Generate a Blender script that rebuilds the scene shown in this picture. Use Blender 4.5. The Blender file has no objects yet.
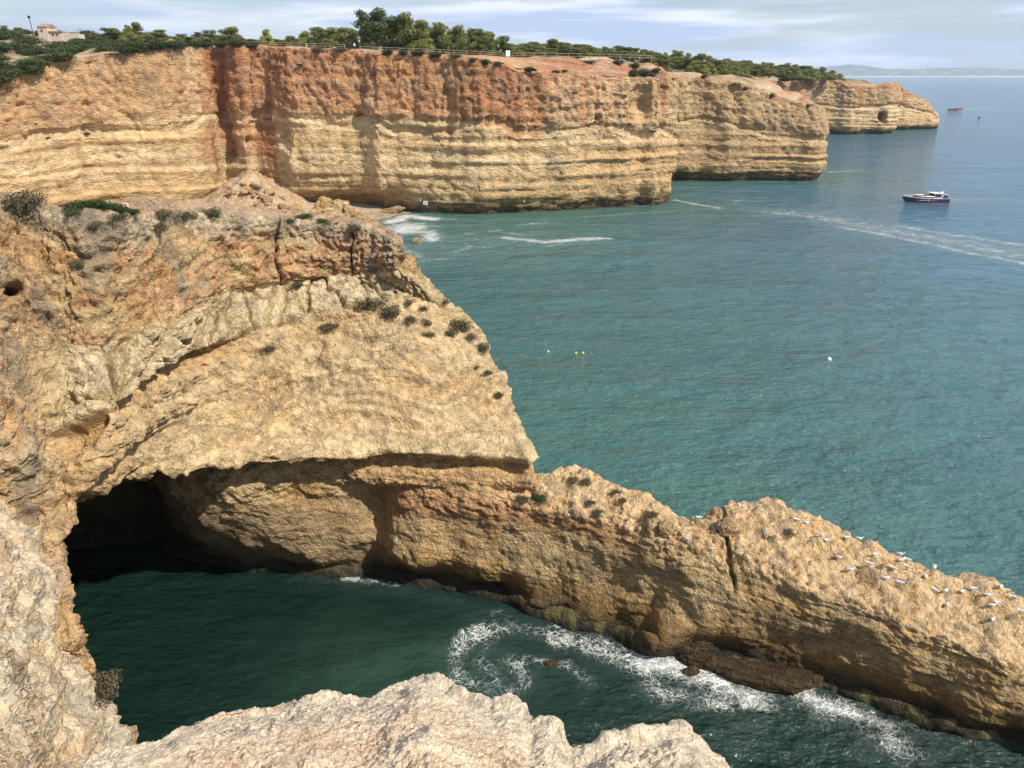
import bpy, math, random
import numpy as np
from mathutils import Vector, Matrix
random.seed(7); RNG = np.random.default_rng(11)
sc = bpy.context.scene
COL = sc.collection
H = 33.0; PITCH = math.radians(21.9); F = 770.0
CP, SP = math.cos(PITCH), math.sin(PITCH)

# ------------------------------------------------------------ camera maths
def vert(py): return -SP + CP*(384-py)/F
def fwd(py): return CP + SP*(384-py)/F
def atd(px, py, d): return ((px-512)/F*d, fwd(py)*d, H+vert(py)*d)
def U(px, py, z=0.0): return atd(px, py, (z-H)/vert(py))
def zat(Y, py): return H + Y*vert(py)/fwd(py)
def project(P):
    P = np.asarray(P, float)
    d = P[..., 1]*CP - (P[..., 2]-H)*SP
    up = P[..., 1]*SP + (P[..., 2]-H)*CP
    d = np.where(np.abs(d) < 1e-6, 1e-6, d)
    return 512+F*P[..., 0]/d, 384-F*up/d, d

# ------------------------------------------------------------ noise
_perm = RNG.permutation(4096).astype(np.int64)
_g = RNG.normal(size=(4096, 3)); _g /= np.linalg.norm(_g, axis=1)[:, None]
_r3 = RNG.random((4096, 3))
def _h(ix, iy, iz, s=0):
    return _perm[(_perm[(_perm[(ix+s*131) & 4095]+iy) & 4095]+iz) & 4095]
def perlin(P, s=0):
    sh = P.shape[:-1]; P = P.reshape(-1, 3)
    i = np.floor(P).astype(np.int64); f = P-i
    u = f*f*f*(f*(f*6-15)+10); out = np.zeros(len(P))
    for a in (0, 1):
        wx = u[:, 0] if a else 1-u[:, 0]
        for b in (0, 1):
            wy = u[:, 1] if b else 1-u[:, 1]
            for c in (0, 1):
                wz = u[:, 2] if c else 1-u[:, 2]
                g = _g[_h(i[:, 0]+a, i[:, 1]+b, i[:, 2]+c, s)]
                out += wx*wy*wz*(g[:, 0]*(f[:, 0]-a)+g[:, 1]*(f[:, 1]-b)+g[:, 2]*(f[:, 2]-c))
    return (out*1.6).reshape(sh)
def fbm(P, o=4, s=0, g=0.5):
    t = 0; a = 1; n = 0
    for k in range(o):
        t = t+a*perlin(P*(2.03**k), s+k*7); n += a; a *= g
    return t/n*1.4
def ridged(P, o=4, s=0, g=0.5):
    t = 0; a = 1; n = 0
    for k in range(o):
        t = t+a*(1-2.2*np.abs(perlin(P*(2.03**k), s+k*5))); n += a; a *= g
    return t/n
def worley(P, s=0):
    sh = P.shape[:-1]; P = P.reshape(-1, 3)
    i = np.floor(P).astype(np.int64); f1 = np.full(len(P), 9.); f2 = f1.copy(); idn = np.zeros(len(P))
    for a in (-1, 0, 1):
        for b in (-1, 0, 1):
            for c in (-1, 0, 1):
                h = _h(i[:, 0]+a, i[:, 1]+b, i[:, 2]+c, s)
                q = np.stack([i[:, 0]+a, i[:, 1]+b, i[:, 2]+c], 1)+_r3[h]
                d = np.linalg.norm(P-q, axis=1)
                m = d < f1
                f2 = np.where(m, f1, np.minimum(f2, d)); idn = np.where(m, h/4096., idn); f1 = np.where(m, d, f1)
    return f1.reshape(sh), f2.reshape(sh), idn.reshape(sh)
def sst(a, b, x):
    t = np.clip((x-a)/(b-a), 0, 1); return t*t*(3-2*t)
def mixc(a, b, t):
    a = np.asarray(a, float); b = np.asarray(b, float); t = np.clip(t, 0, 1)[..., None]
    return a*(1-t)+b*t
V3 = lambda *a: np.array(a, float)

# ------------------------------------------------------------ meshes
def tag(o, label=None, cat=None, group=None, kind=None):
    if label: o['label'] = label
    if cat: o['category'] = cat
    if group: o['group'] = group
    if kind: o['kind'] = kind
    return o
def empty(name, loc, rz=0, s=1):
    o = bpy.data.objects.new(name, None); COL.objects.link(o)
    o.location = loc; o.rotation_euler = (0, 0, rz); o.scale = (s, s, s); return o
def mesh_obj(name, v, f, mat, parent=None, smooth=False, col=None, attrs=None):
    me = bpy.data.meshes.new(name)
    v = np.asarray(v, np.float32).reshape(-1, 3)
    if isinstance(f, np.ndarray) and f.ndim == 2:
        me.vertices.add(len(v)); me.vertices.foreach_set('co', v.ravel())
        k = f.shape[1]
        me.loops.add(f.size); me.loops.foreach_set('vertex_index', f.ravel().astype(np.int32))
        me.polygons.add(len(f)); me.polygons.foreach_set('loop_start', np.arange(0, f.size, k, dtype=np.int32))
        me.update(calc_edges=True)
    else:
        me.from_pydata(v.tolist(), [], [list(q) for q in f]); me.update()
    if smooth: me.polygons.foreach_set('use_smooth', np.ones(len(me.polygons), bool))
    if col is not None:
        a = me.attributes.new('Col', 'FLOAT_COLOR', 'POINT')
        c = np.ones((len(v), 4), np.float32); c[:, :3] = np.clip(col.reshape(-1, 3), 0, 1); a.data.foreach_set('color', c.ravel())
    for k, w in (attrs or {}).items():
        a = me.attributes.new(k, 'FLOAT', 'POINT'); a.data.foreach_set('value', np.asarray(w, np.float32).ravel())
    if mat: me.materials.append(mat)
    o = bpy.data.objects.new(name, me); COL.objects.link(o)
    if parent: o.parent = parent
    return o
def gridfaces(n, m):
    i = np.arange(n*m).reshape(n, m)
    return np.stack([i[:-1, :-1], i[:-1, 1:], i[1:, 1:], i[1:, :-1]], -1).reshape(-1, 4)
def cr(P, x):
    """Catmull-Rom along axis 0, softened towards linear so it never overshoots"""
    n = len(P); i = np.clip(np.floor(x).astype(int), 0, n-2); t = (x-i)
    t = t.reshape((-1,)+(1,)*(P.ndim-1))
    p1, p2 = P[i], P[i+1]; p0 = np.where((i > 0).reshape(t.shape), P[np.maximum(i-1, 0)], 2*p1-p2)
    p3 = np.where((i < n-2).reshape(t.shape), P[np.minimum(i+2, n-1)], 2*p2-p1)
    m1, m2 = .33*(p2-p0), .33*(p3-p1)
    return (2*t**3-3*t**2+1)*p1+(t**3-2*t**2+t)*m1+(-2*t**3+3*t**2)*p2+(t**3-t**2)*m2
def params(P, res, mode='max', resl=None):
    L = np.linalg.norm(np.diff(P, axis=0), axis=-1)
    L = np.percentile(L, 75, axis=1) if L.ndim > 1 else L
    xs = [np.array([0.])]
    for k, l in enumerate(L):
        r = res if resl is None else resl[k]
        n = max(2, int(l/r)); xs.append(k+np.arange(1, n+1)/n)
    return np.concatenate(xs)
def loft(ctrl, res, resr=None, rowres=None):
    P = np.array(ctrl, float)
    xu = params(P, res); xv = params(P.swapaxes(0, 1), resr or res, resl=rowres)
    Q = cr(P, xu); Q = cr(Q.swapaxes(0, 1), xv).swapaxes(0, 1)
    UU, VV = np.meshgrid(xu, xv, indexing='ij')
    return Q, UU, VV
def normals(Q):
    du = np.gradient(Q, axis=0); dv = np.gradient(Q, axis=1)
    n = np.cross(dv, du); l = np.linalg.norm(n, axis=-1, keepdims=True)
    return n/np.maximum(l, 1e-9)
def blur(A, k):
    for _ in range(k):
        B = A.copy(); B[1:-1] = (A[:-2]+A[1:-1]*2+A[2:])/4; A = B.copy()
        A[:, 1:-1] = (B[:, :-2]+B[:, 1:-1]*2+B[:, 2:])/4
    return A

# ------------------------------------------------------------ materials
def newmat(name):
    m = bpy.data.materials.new(name); m.use_nodes = True; nt = m.node_tree
    return m, nt, nt.nodes['Principled BSDF']
def N(nt, t, **k):
    n = nt.nodes.new(t)
    for a, b in k.items():
        if a.startswith('i_'):
            key = a[2:]; n.inputs[int(key) if key.isdigit() else key].default_value = b
        else: setattr(n, a, b)
    return n
def simple(name, c, rough=.7, var=.15, scale=3.0, bump=0., metal=0.):
    m, nt, b = newmat(name)
    tc = N(nt, 'ShaderNodeTexCoord'); no = N(nt, 'ShaderNodeTexNoise', i_Scale=scale, i_Detail=5.0)
    nt.links.new(tc.outputs['Object'], no.inputs['Vector'])
    mr = N(nt, 'ShaderNodeMapRange'); mr.inputs[1].default_value = .3; mr.inputs[2].default_value = .7
    mr.inputs[3].default_value = 1-var; mr.inputs[4].default_value = 1+var
    nt.links.new(no.outputs['Fac'], mr.inputs[0])
    mx = N(nt, 'ShaderNodeVectorMath', operation='SCALE'); mx.inputs[0].default_value = c
    nt.links.new(mr.outputs[0], mx.inputs['Scale']); nt.links.new(mx.outputs[0], b.inputs['Base Color'])
    b.inputs['Roughness'].default_value = rough; b.inputs['Metallic'].default_value = metal
    if bump:
        bp = N(nt, 'ShaderNodeBump', i_Strength=bump, i_Distance=.05)
        nt.links.new(no.outputs['Fac'], bp.inputs['Height']); nt.links.new(bp.outputs[0], b.inputs['Normal'])
    return m
def rockmat(name, unit, bump=.6, pits=.5, var=.35, zs=1.0, crack=0.):
    """vertex colour (stain and layer colours, painted shade on the ridge and cave walls) times fine procedural mottling; unit = size of finest detail in metres"""
    m, nt, b = newmat(name); L = nt.links.new
    at = N(nt, 'ShaderNodeAttribute', attribute_name='Col')
    ge = N(nt, 'ShaderNodeNewGeometry')
    mp = N(nt, 'ShaderNodeMapping'); mp.inputs['Scale'].default_value = (1, 1, zs); L(ge.outputs['Position'], mp.inputs['Vector'])
    n1 = N(nt, 'ShaderNodeTexNoise', i_Scale=1/(unit*9), i_Detail=9.0, i_Roughness=.68)
    n2 = N(nt, 'ShaderNodeTexNoise', i_Scale=1/(unit*2.2), i_Detail=5.0, i_Roughness=.6)
    vo = N(nt, 'ShaderNodeTexVoronoi', i_Scale=1/(unit*3.5)); vo.feature = 'F1'
    wn = N(nt, 'ShaderNodeTexNoise', i_Scale=1/(unit*5), i_Detail=3.0)
    for q in (n1, n2, wn): L(mp.outputs[0], q.inputs['Vector'])
    ad = N(nt, 'ShaderNodeVectorMath', operation='MULTIPLY_ADD'); L(wn.outputs['Color'], ad.inputs[0])
    ad.inputs[1].default_value = (unit*5,)*3; L(mp.outputs[0], ad.inputs[2]); L(ad.outputs[0], vo.inputs['Vector'])
    h = N(nt, 'ShaderNodeMath', operation='MULTIPLY_ADD'); L(n1.outputs['Fac'], h.inputs[0]); h.inputs[1].default_value = 2.2
    h2 = N(nt, 'ShaderNodeMath', operation='MULTIPLY_ADD'); L(vo.outputs['Distance'], h2.inputs[0]); h2.inputs[1].default_value = -pits
    L(n2.outputs['Fac'], h2.inputs[2]); L(h2.outputs[0], h.inputs[2])
    bp = N(nt, 'ShaderNodeBump', i_Strength=bump, i_Distance=unit*2.0); L(h.outputs[0], bp.inputs['Height']); L(bp.outputs[0], b.inputs['Normal'])
    mr = N(nt, 'ShaderNodeMapRange'); mr.inputs[1].default_value = .32; mr.inputs[2].default_value = .68
    mr.inputs[3].default_value = 1-var; mr.inputs[4].default_value = 1+var*.7; L(n1.outputs['Fac'], mr.inputs[0])
    mr2 = N(nt, 'ShaderNodeMapRange'); mr2.inputs[1].default_value = .35; mr2.inputs[2].default_value = .65
    mr2.inputs[3].default_value = 1-var*.5; mr2.inputs[4].default_value = 1+var*.3; L(n2.outputs['Fac'], mr2.inputs[0])
    mu = N(nt, 'ShaderNodeMath', operation='MULTIPLY'); L(mr.outputs[0], mu.inputs[0]); L(mr2.outputs[0], mu.inputs[1])
    if crack:
        cw = N(nt, 'ShaderNodeTexNoise', i_Scale=1/(crack*1.2), i_Detail=5.0, i_Roughness=.65); L(ge.outputs['Position'], cw.inputs['Vector'])
        ca = N(nt, 'ShaderNodeVectorMath', operation='MULTIPLY_ADD'); L(cw.outputs['Color'], ca.inputs[0]); ca.inputs[1].default_value = (crack*3.2,)*3; L(ge.outputs['Position'], ca.inputs[2])
        cm = N(nt, 'ShaderNodeMapping'); cm.inputs['Scale'].default_value = (1/crack, 1/crack, 1.7/crack); L(ca.outputs[0], cm.inputs['Vector'])
        cv = N(nt, 'ShaderNodeTexVoronoi', i_Scale=1.0); cv.feature = 'DISTANCE_TO_EDGE'; L(cm.outputs[0], cv.inputs['Vector'])
        cmask = N(nt, 'ShaderNodeTexNoise', i_Scale=1/(crack*2.5), i_Detail=3.0); L(ge.outputs['Position'], cmask.inputs['Vector'])
        cth = N(nt, 'ShaderNodeMapRange'); cth.inputs[1].default_value = .48; cth.inputs[2].default_value = .70; cth.inputs[3].default_value = .001; cth.inputs[4].default_value = .045; L(cmask.outputs['Fac'], cth.inputs[0])
        cf = N(nt, 'ShaderNodeMath', operation='DIVIDE', use_clamp=True); L(cv.outputs['Distance'], cf.inputs[0]); L(cth.outputs[0], cf.inputs[1])
        h3 = N(nt, 'ShaderNodeMath', operation='MULTIPLY_ADD'); L(cf.outputs[0], h3.inputs[0]); h3.inputs[1].default_value = .7; L(h.outputs[0], h3.inputs[2]); L(h3.outputs[0], bp.inputs['Height'])
        cc_ = N(nt, 'ShaderNodeMapRange'); cc_.inputs[3].default_value = .80; cc_.inputs[4].default_value = 1.03; L(cf.outputs[0], cc_.inputs[0])
        mu2 = N(nt, 'ShaderNodeMath', operation='MULTIPLY'); L(mu.outputs[0], mu2.inputs[0]); L(cc_.outputs[0], mu2.inputs[1]); mu = mu2
    vs = N(nt, 'ShaderNodeVectorMath', operation='SCALE'); L(at.outputs['Color'], vs.inputs[0]); L(mu.outputs[0], vs.inputs['Scale'])
    L(vs.outputs[0], b.inputs['Base Color']); b.inputs['Roughness'].default_value = .92
    b.inputs['Specular IOR Level'].default_value = .25
    return m
ROCK_NEAR = rockmat('limestone_near', .05, 1.0, pits=1.0, var=.40, crack=1.5)
ROCK_FORE = rockmat('limestone_edge', .005, 1.0, pits=1.0, var=.34, crack=.3)
ROCK_SIDE = rockmat('limestone_side', .014, 1.0, pits=1.0, var=.36, crack=.6)
ROCK_FAR = rockmat('limestone_far', .2, .9, pits=.8, var=.36, zs=1.8)
SOIL = rockmat('plateau_soil', .3, .6, var=.3)

# colours (rock albedo; FOOT also paints shade in the cave)
CREAM = V3(.50, .37, .20); PALE = V3(.60, .48, .29); OCHRE = V3(.46, .285, .13); RED = V3(.275, .115, .055)
PINK = V3(.50, .30, .165); GREY = V3(.26, .225, .175); FOOT = V3(.035, .03, .02); BROWN = V3(.23, .145, .065)
ORANGE = V3(.56, .34, .145)

# ============================================================ HEADLAND (middle)
def ins(p, dx, dy, dz): return (p[0]+dx, p[1]+dy, p[2]+dz)
hc = []
def hcol(rim, r3, r4, r5, r6, low, plate=(.5, 5)):
    a, w = plate[:2]; dq = plate[2] if len(plate) > 2 else 0
    hc.append([ins(rim, -a*5, w+9, -rim[2]+ -2), ins(rim, -a*3, w+4, -8), ins(rim, -a, w, -.1-dq), ins(rim, -a*.4, w*.4, .15-dq*.4),
               rim, r3, r4, r5, r6]+list(low))
W = lambda *a: a
hcol(W(-36, 4, 29), W(-29, 4, 25), W(-26, 4, 20), W(-25, 4, 15), W(-24, 4, 10), [W(-24, 4, 6), W(-24, 4, 0), W(-24, 4, -4)], (2, 9, 1))
hcol(W(-32, 14, 28.4), W(-27, 14.5, 24.5), W(-24, 15, 20), W(-23, 15, 15), W(-22, 15, 10), [W(-22, 15, 6), W(-22, 15, 0), W(-23, 15, -4)], (2, 8, 1.5))
hcol(U(-130, 192, 28), U(-120, 330, 24), U(-100, 430, 20), U(-80, 520, 15.5), U(-50, 650, 10), [W(-21, 22, 5), W(-21, 22, 0), W(-22, 22, -4)], (1.5, 6, 1.3))
hcol(U(0, 198, 27.3), U(0, 330, 21.5), U(10, 440, 17.5), U(28, 500, 14.5), U(52, 660, 8.5), [W(-21.6, 28, 5), W(-22.5, 28, 0), W(-22, 28, -4)], (1, 5, 1.1))
hcol(U(42, 212, 26.5), U(40, 335, 20.8), U(35, 435, 17), U(45, 490, 14.6), U(50, 580, 11.9), [W(-23.5, 30, 9.5), W(-26, 31, 3), W(-27, 31, -4)], (1, 4.5, .9))
hcol(U(66, 222, 26), U(72, 345, 20), U(62, 430, 16.5), U(65, 480, 14.6), U(60, 533, 12.6), [W(-26, 34, 10.5), W(-34, 39, 7), W(-40, 43, 5)], (1, 7, .3))
hcol(U(110, 222, 25.8), U(98, 348, 19.8), U(117, 402, 17.8), U(105, 450, 15.6), U(80, 499, 13.5), [W(-25.5, 38, 11.5), W(-33, 45, 8.5), W(-36, 52, 7)], (.8, 7))
hcol(U(170, 217, 25), U(164, 328, 19.8), U(160, 365, 17.9), U(150, 425, 15), U(122, 478, 12.8), [W(-24.5, 41, 11.4), W(-29, 48, 9), W(-31, 55, 8)], (.5, 4.5))
hcol(U(220, 218, 24.5), U(207, 301, 19.8), U(207, 345, 17.8), U(200, 405, 14.5), U(190, 471, 12.3), [W(-22, 45, 10.6), W(-25, 50, 8.6), W(-26, 56, 8)], (.3, 3.5))
hcol(U(280, 222, 23.8), U(250, 289, 19.8), U(255, 330, 17.8), U(270, 395, 14), U(280, 461, 11.4), [ins(U(280, 461, 11.4), -.6, 2.4, -.4), ins(U(280, 461, 11.4), -1, 5, -2), ins(U(280, 461, 11.4), -1, 8, -4)], (.2, 3))
hcol(U(330, 226, 23.4), U(312, 280, 19.8), U(315, 318, 17.8), U(335, 390, 13.8), U(362, 454, 10.5), [U(364, 461, 9.5), U(364, 482, 8.0), ins(U(364, 482, 8.0), -1, 7, -3)], (.2, 3))
hcol(U(372, 231, 23.0), U(360, 276, 20), U(385, 302, 18.5), U(420, 380, 13.9), U(430, 453, 10.5), [U(431, 461, 9.6), U(432, 486, 8.05), ins(U(432, 486, 8.05), -1, 6, -4)], (.2, 2.5))
hcol(U(394, 243, 22.5), U(398, 270, 20.8), U(428, 303, 17.6), U(482, 375, 13.5), U(508, 459, 10.1), [U(510, 467, 9.35), U(514, 489, 8.05), ins(U(514, 489, 8.05), -1, 6, -6)], (.2, 2))
hcol(ins(U(402, 252, 21.7), 0, .8, 0), ins(U(404, 276, 20), 0, 1, 0), U(467, 326, 15.4), U(503, 388, 12.3), U(532, 461, 9.95), [U(530, 467, 9.35), U(537, 488, 8.1), ins(U(537, 488, 8.1), -1, 5, -7)], (.3, 1.5))
hcol(W(-9.5, 57, 21.5), W(-7, 59, 18), W(-5, 61, 13.5), W(-3, 58, 9.5), W(-.9, 54, 9), [W(-1, 54, 8), W(-1, 55, 6), W(-1, 55, -4)], (.6, 1.2))
hcol(W(-14, 60, 21), W(-11, 63, 16), W(-8, 66, 11), W(-5, 67, 7), W(-2, 65, 4), [W(-2, 65, 2), W(-2, 65, 0), W(-2, 65, -4)], (1, .5))
hcol(W(-24, 61, 21), W(-20, 67, 16), W(-18, 70, 11), W(-15, 72, 6), W(-13, 73, 3), [W(-13, 73, 1), W(-13, 73, 0), W(-13, 73, -4)], (1, .3))
Q, UU, VV = loft(hc, .125, rowres=[.6, .6, .2, .11, .11, .11, .11, .11, .11, .12, .5])
Nn = normals(blur(Q, 6)); P = Q
px_, py_, _d = project(Q)
face = sst(3.6, 4.1, VV)*1.0
band = sst(4.93, 5.05, VV)*(1-sst(5.92, 6.06, VV))*sst(3.4, 5.8, UU)*(1-.6*sst(11.6, 12.6, UU))
warp = np.stack([fbm(P/3., 2, 90), fbm(P/3., 2, 91), fbm(P/3., 2, 92)], -1)*.9
f1, f2, cid = worley((P+warp)*V3(1/2.6, 1/2.6, 1/1.7), 3)
g1, g2, gid = worley((P+warp*.4)*V3(1/.8, 1/.8, 1/.55), 5)
ARC = np.interp(UU, np.arange(len(hc)), np.concatenate([[0], np.cumsum([math.dist(hc[i][5][:2], hc[i+1][5][:2]) for i in range(len(hc)-1)])]))
BP = np.stack([ARC/1.4+.30*fbm(P/1.2, 3, 96), (VV+.12*fbm(P/1.2, 2, 97)+.5*perlin(np.stack([ARC/1.7, 0*ARC, 0*ARC+.5], -1), 99))/.85, 0*ARC+.5], -1)
k1, k2, kid = worley(BP, 9); k2 = k1+(k2-k1)*1.0; j1, j2, jid = worley((P+warp*.3)*V3(1/.55, 1/.55, 1/.6), 10)
d = .70*fbm(P/6., 3, 1)+.30*ridged(P/2.0, 5, 20, .62)
d += (np.minimum(f2-f1, .3)-.2)*.45+(cid-.5)*.22
d += (np.minimum(g2-g1, .25)-.15)*.34+(gid-.5)*.16
sh_ = P[..., 2]+.9*fbm(P/7., 2, 40)
strata = perlin(np.stack([sh_*1.05, 0*sh_+.3, P[..., 0]*.03], -1), 41)+.6*perlin(np.stack([sh_*2.6, 0*sh_+.7, P[..., 0]*.05], -1), 43)
lowm = sst(6.4, 7.4, VV)*(1-sst(8.2, 8.6, VV))
d = d*(1-.30*lowm)+.22*ridged(P/.75, 4, 67, .65)*sst(6.4, 6.8, VV)*(1-sst(7.3, 7.7, VV))
d += strata*(.24+.46*lowm)
fine_s = perlin(np.stack([sh_*5.5, 0*sh_, P[..., 0]*.08], -1), 48); d += .09*fine_s*lowm
smooth_up = sst(6.02, 6.1, VV)*(1-sst(6.2, 6.6, VV+.35*fbm(P/2.5, 3, 95)))*sst(4.5, 5.5, UU)*(1-sst(8.2, 9.2, UU))
pillow = .30+(np.minimum(k2-k1, .18)-.18)*3.8+(kid-.5)*.5+(np.minimum(j2-j1, .2)-.2)*.6+(jid-.5)*.2+.3*fbm(P/5, 2, 1)+.16*ridged(P/.6, 3, 2)
d = d*(1-band)+pillow*band
d = d*(1-.85*smooth_up)-(1.0*smooth_up)
leftz0 = (1-sst(2.5, 5.2, UU))*sst(3.9, 4.1, VV)
# crumbly zone above the band: sharper small relief
crumb = sst(4.1, 4.4, VV)*(1-sst(4.85, 4.98, VV))
d += crumb*(.34*ridged(P/.9, 4, 60, .65)-.1)
h1, h2, hid = worley((P+warp*.2)/.42, 11); d += ((hid-.5)*.20+(np.minimum(h2-h1, .3)-.15)*.30)*sst(3.9, 4.1, VV)*(1-.8*band)*(1-.45*lowm)
# vertical crack in the cap on the right and eroded smooth lip layer
lip = sst(7.6, 7.75, VV)*(1-sst(8.0, 8.06, VV))*sst(8.6, 9.6, UU)
recs = sst(8.02, 8.15, VV)*sst(9, 9.8, UU)*(1-sst(13.2, 13.8, UU))
d = d*(1-.55*lip)+.22*lip
lpz = np.exp(-((VV-8)/.22)**2)*(UU > 7.5); d += lpz*(.55*perlin(np.stack([ARC/1.9, 0*ARC+.3, 0*ARC], -1), 98)+.25*perlin(np.stack([ARC/.7, 0*ARC+.6, 0*ARC], -1), 94))
Q = Q+V3(0, 0, 1)*(lpz*(.30*perlin(np.stack([ARC/2.6, 0*ARC+.1, 0*ARC], -1), 93)+.12*perlin(np.stack([ARC/.9, 0*ARC+.8, 0*ARC], -1), 92)))[..., None]
d = d*(1-.6*recs)-.25*recs*sst(9, 9.5, UU)*(1-sst(8.6, 9, VV))
for cx, w in ((277, 1.6), (352, 1.4)):
    d -= sst(0, 1, 1-np.abs(px_-cx-2.0*fbm(P/2., 2, 66)*3)/w)*.7*sst(3.9, 4.1, VV)*(1-sst(4.8, 5.0, VV))*(UU > 8)
# small cave hole at left and dark fissure at left end of the band
hole = np.exp(-(((px_-12)/9)**2+((py_-290)/6)**2)**2)*(VV > 4)*(VV < 6); d -= 2.6*hole
fis = np.exp(-((px_-(112+.18*(py_-370)))/3.2)**2)*sst(345, 365, py_)*(1-sst(405, 415, py_))*(VV > 4)*(VV < 7); d -= 1.5*fis
fis2 = np.exp(-((px_-140)/1.8)**2)*sst(370, 380, py_)*(1-sst(395, 400, py_))*(VV > 4)*(VV < 7); d -= .8*fis2
# scalloped niches under the lip
for nx, ny, rx, ry, dp in ((372, 463, 7, 6, 1.5), (386, 458, 8, 5, 1.7), (400, 466, 7, 5, 1.1), (425, 474, 10, 4, .9), (395, 477, 9, 4, .9), (445, 480, 8, 4, .6)):
    d -= dp*np.exp(-((px_-nx)/rx)**2-((py_-ny)/ry)**2)*(VV > 6)*(VV < 8.5)
fine = sst(3.0, 4.0, VV)
d += .12*ridged(P/.42, 3, 77)*fine*(1-.6*smooth_up)
d += leftz0*(.30*ridged(P/1.3, 4, 62, .65)+.16*ridged(P/.5, 3, 63))
d = np.where(VV < 3.4, .30*fbm(P/1.2, 4, 12)+.20*ridged(P/.6, 4, 64), d)*np.clip(.35+.65*face, 0, 1)
HQ = Q+Nn*d[..., None]
# colour
t = fbm(P/4., 3, 31); t2 = fbm(P/1.3, 3, 33); t3 = fbm(P*V3(1, 1, .35)/1.6, 3, 35)
leftz = 1-sst(2.5, 5.2, UU+.5*t)
c = np.broadcast_to(CREAM, P.shape).copy()
soil = V3(.47, .32, .2)
upper = mixc(PINK, OCHRE*1.05, .5+1.2*t); upper = mixc(upper, CREAM, sst(.05, .5, t2+.25)); upper = mixc(upper, GREY, sst(.12, .5, t3)*.65)
c = mixc(c, upper, 1-sst(4.9, 5.05, VV+.1*t))
cap = (1-sst(4.12, 4.38, VV+.15*t))
c = mixc(c, mixc(V3(.50, .42, .30), GREY*.9, sst(-.15, .3, t3)), cap*.85)
rcap = sst(9.5, 10.4, UU)*(1-sst(4.85, 5.0, VV))*sst(4.15, 4.3, VV)*(1-sst(11.8, 12.2, UU))
c = mixc(c, mixc(V3(.46, .29, .17), V3(.33, .27, .20), sst(0, .4, t3)), rcap*.7)
c = mixc(c, mixc(PALE, V3(.50, .42, .24), sst(0, .5, t2)), band*.95)
c = mixc(c, V3(.30, .22, .12), band*(1-sst(.0, .07, k2-k1))*.4)
c = mixc(c, V3(.62, .52, .36)*(.9+.2*kid[..., None]), band*sst(.1, .2, k2-k1)*.5)
lowc = mixc(V3(.60, .46, .27), V3(.50, .38, .22), sst(-.1, .5, t2)); lowc = mixc(lowc, V3(.56, .38, .18), sst(.05, .5, t)*.5)
c = mixc(c, lowc, sst(5.98, 6.1, VV))
c = mixc(c, ORANGE, smooth_up*.85)
c = mixc(c, mixc(ORANGE, CREAM, .45), sst(6.3, 7, VV)*(1-sst(8, 8.6, VV))*(1-sst(5.5, 7.5, UU))*.7)
c = mixc(c, PALE*.95, lip*.55)
c = mixc(c, mixc(V3(.42, .25, .12), V3(.56, .37, .18), sst(9.4, 10, UU)), sst(7.98, 8.12, VV)*.9)
c = mixc(c, mixc(V3(.44, .32, .2), mixc(ORANGE, PINK, .5), sst(-.1, .35, t2)), leftz*.75)
c = mixc(c, GREY*.95, leftz*sst(0, .35, t3)*.7)
c = mixc(c, mixc(soil, GREY, sst(.1, .5, t2)*.5), 1-sst(3.7, 4.05, VV+.1*t2))
st2 = perlin(np.stack([sh_*4.2, 0*sh_, P[..., 0]*.1], -1), 45)
c = c*(1+(.20*st2+.16*perlin(np.stack([sh_*1.6, 0*sh_, P[..., 0]*.05], -1), 47))*sst(6.2, 7.0, VV))[..., None]
c = mixc(c, GREY*.8, (1-sst(.02, .1, f2-f1))*.25)
crm = sst(6.4, 6.8, VV)*(1-sst(7.3, 7.7, VV+.2*t))
c = mixc(c, V3(.36, .29, .19), crm*sst(.08, .42, fbm(P/.7, 4, 57))*.55)
c = c*(.92+.22*fbm(P/.8, 2, 55))[..., None]*V3(1.03, .99, .93)
tag(mesh_obj('headland', HQ, gridfaces(*HQ.shape[:2]), ROCK_NEAR, smooth=False, col=c), kind='structure')

# ============================================================ LOWER WALL AND ROCK RIDGE
rc = []
def rcol(k3, k4, k5, foot, k2, back=(1.5, 3), k6=(0, .55)):
    b = (foot[0]*.72+k5[0]*.28+k6[0], foot[1]*.72+k5[1]*.28+k6[1], k5[2]*.28)
    rc.append([ins(k2, back[0]*1.8, back[1]*1.5, -k2[2]-3), ins(k2, back[0], back[1]*.9, -3.2), k2, k3, k4, k5, b, foot, ins(foot, 0, 1, -4)])
rcol(W(-26, 25, 12), W(-28, 25, 9), W(-29.5, 25, 5), W(-30, 25, 0), W(-24, 25, 14), (-2, 0), (-.5, 0))
rcol(W(-36, 35, 12), W(-42, 34.6, 9), W(-46, 34, 5), W(-47, 34, 0), W(-32, 36, 13), (-2, 2), (-.5, 0))
rcol(W(-36, 45, 11), W(-42, 48, 8.0), W(-46, 50, 4.5), W(-47, 51, 0), W(-32, 45, 12.5), (-2, 2), (-.3, .3))
rcol(W(-27.5, 47.5, 10.6), W(-30.5, 51, 7.5), W(-33.5, 53.3, 4), W(-35, 54.5, 0), W(-25, 45, 12), (0, 4))
rcol(U(215, 488, 9.3), U(208, 512, 7.2), U(202, 537, 4), U(198, 562), ins(U(215, 488, 9.3), 0, 2, 1.5), (0, 4))
rcol(U(300, 480, 8.5), U(300, 510, 6.4), U(300, 545, 3.3), U(300, 574), ins(U(300, 480, 9), 0, 2, 1.4), (0, 4))
rcol(U(362, 480, 7.9), U(366, 508, 5.8), U(368, 545, 3.1), U(366, 576), ins(U(362, 476, 8.8), 0, 2, 1.2), (0, 4))
rcol(U(396, 484, 7.8), U(392, 514, 5.3), U(388, 552, 2.8), U(384, 578), ins(U(396, 480, 8.5), 0, 2, 1.1), (0, 4))
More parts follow.
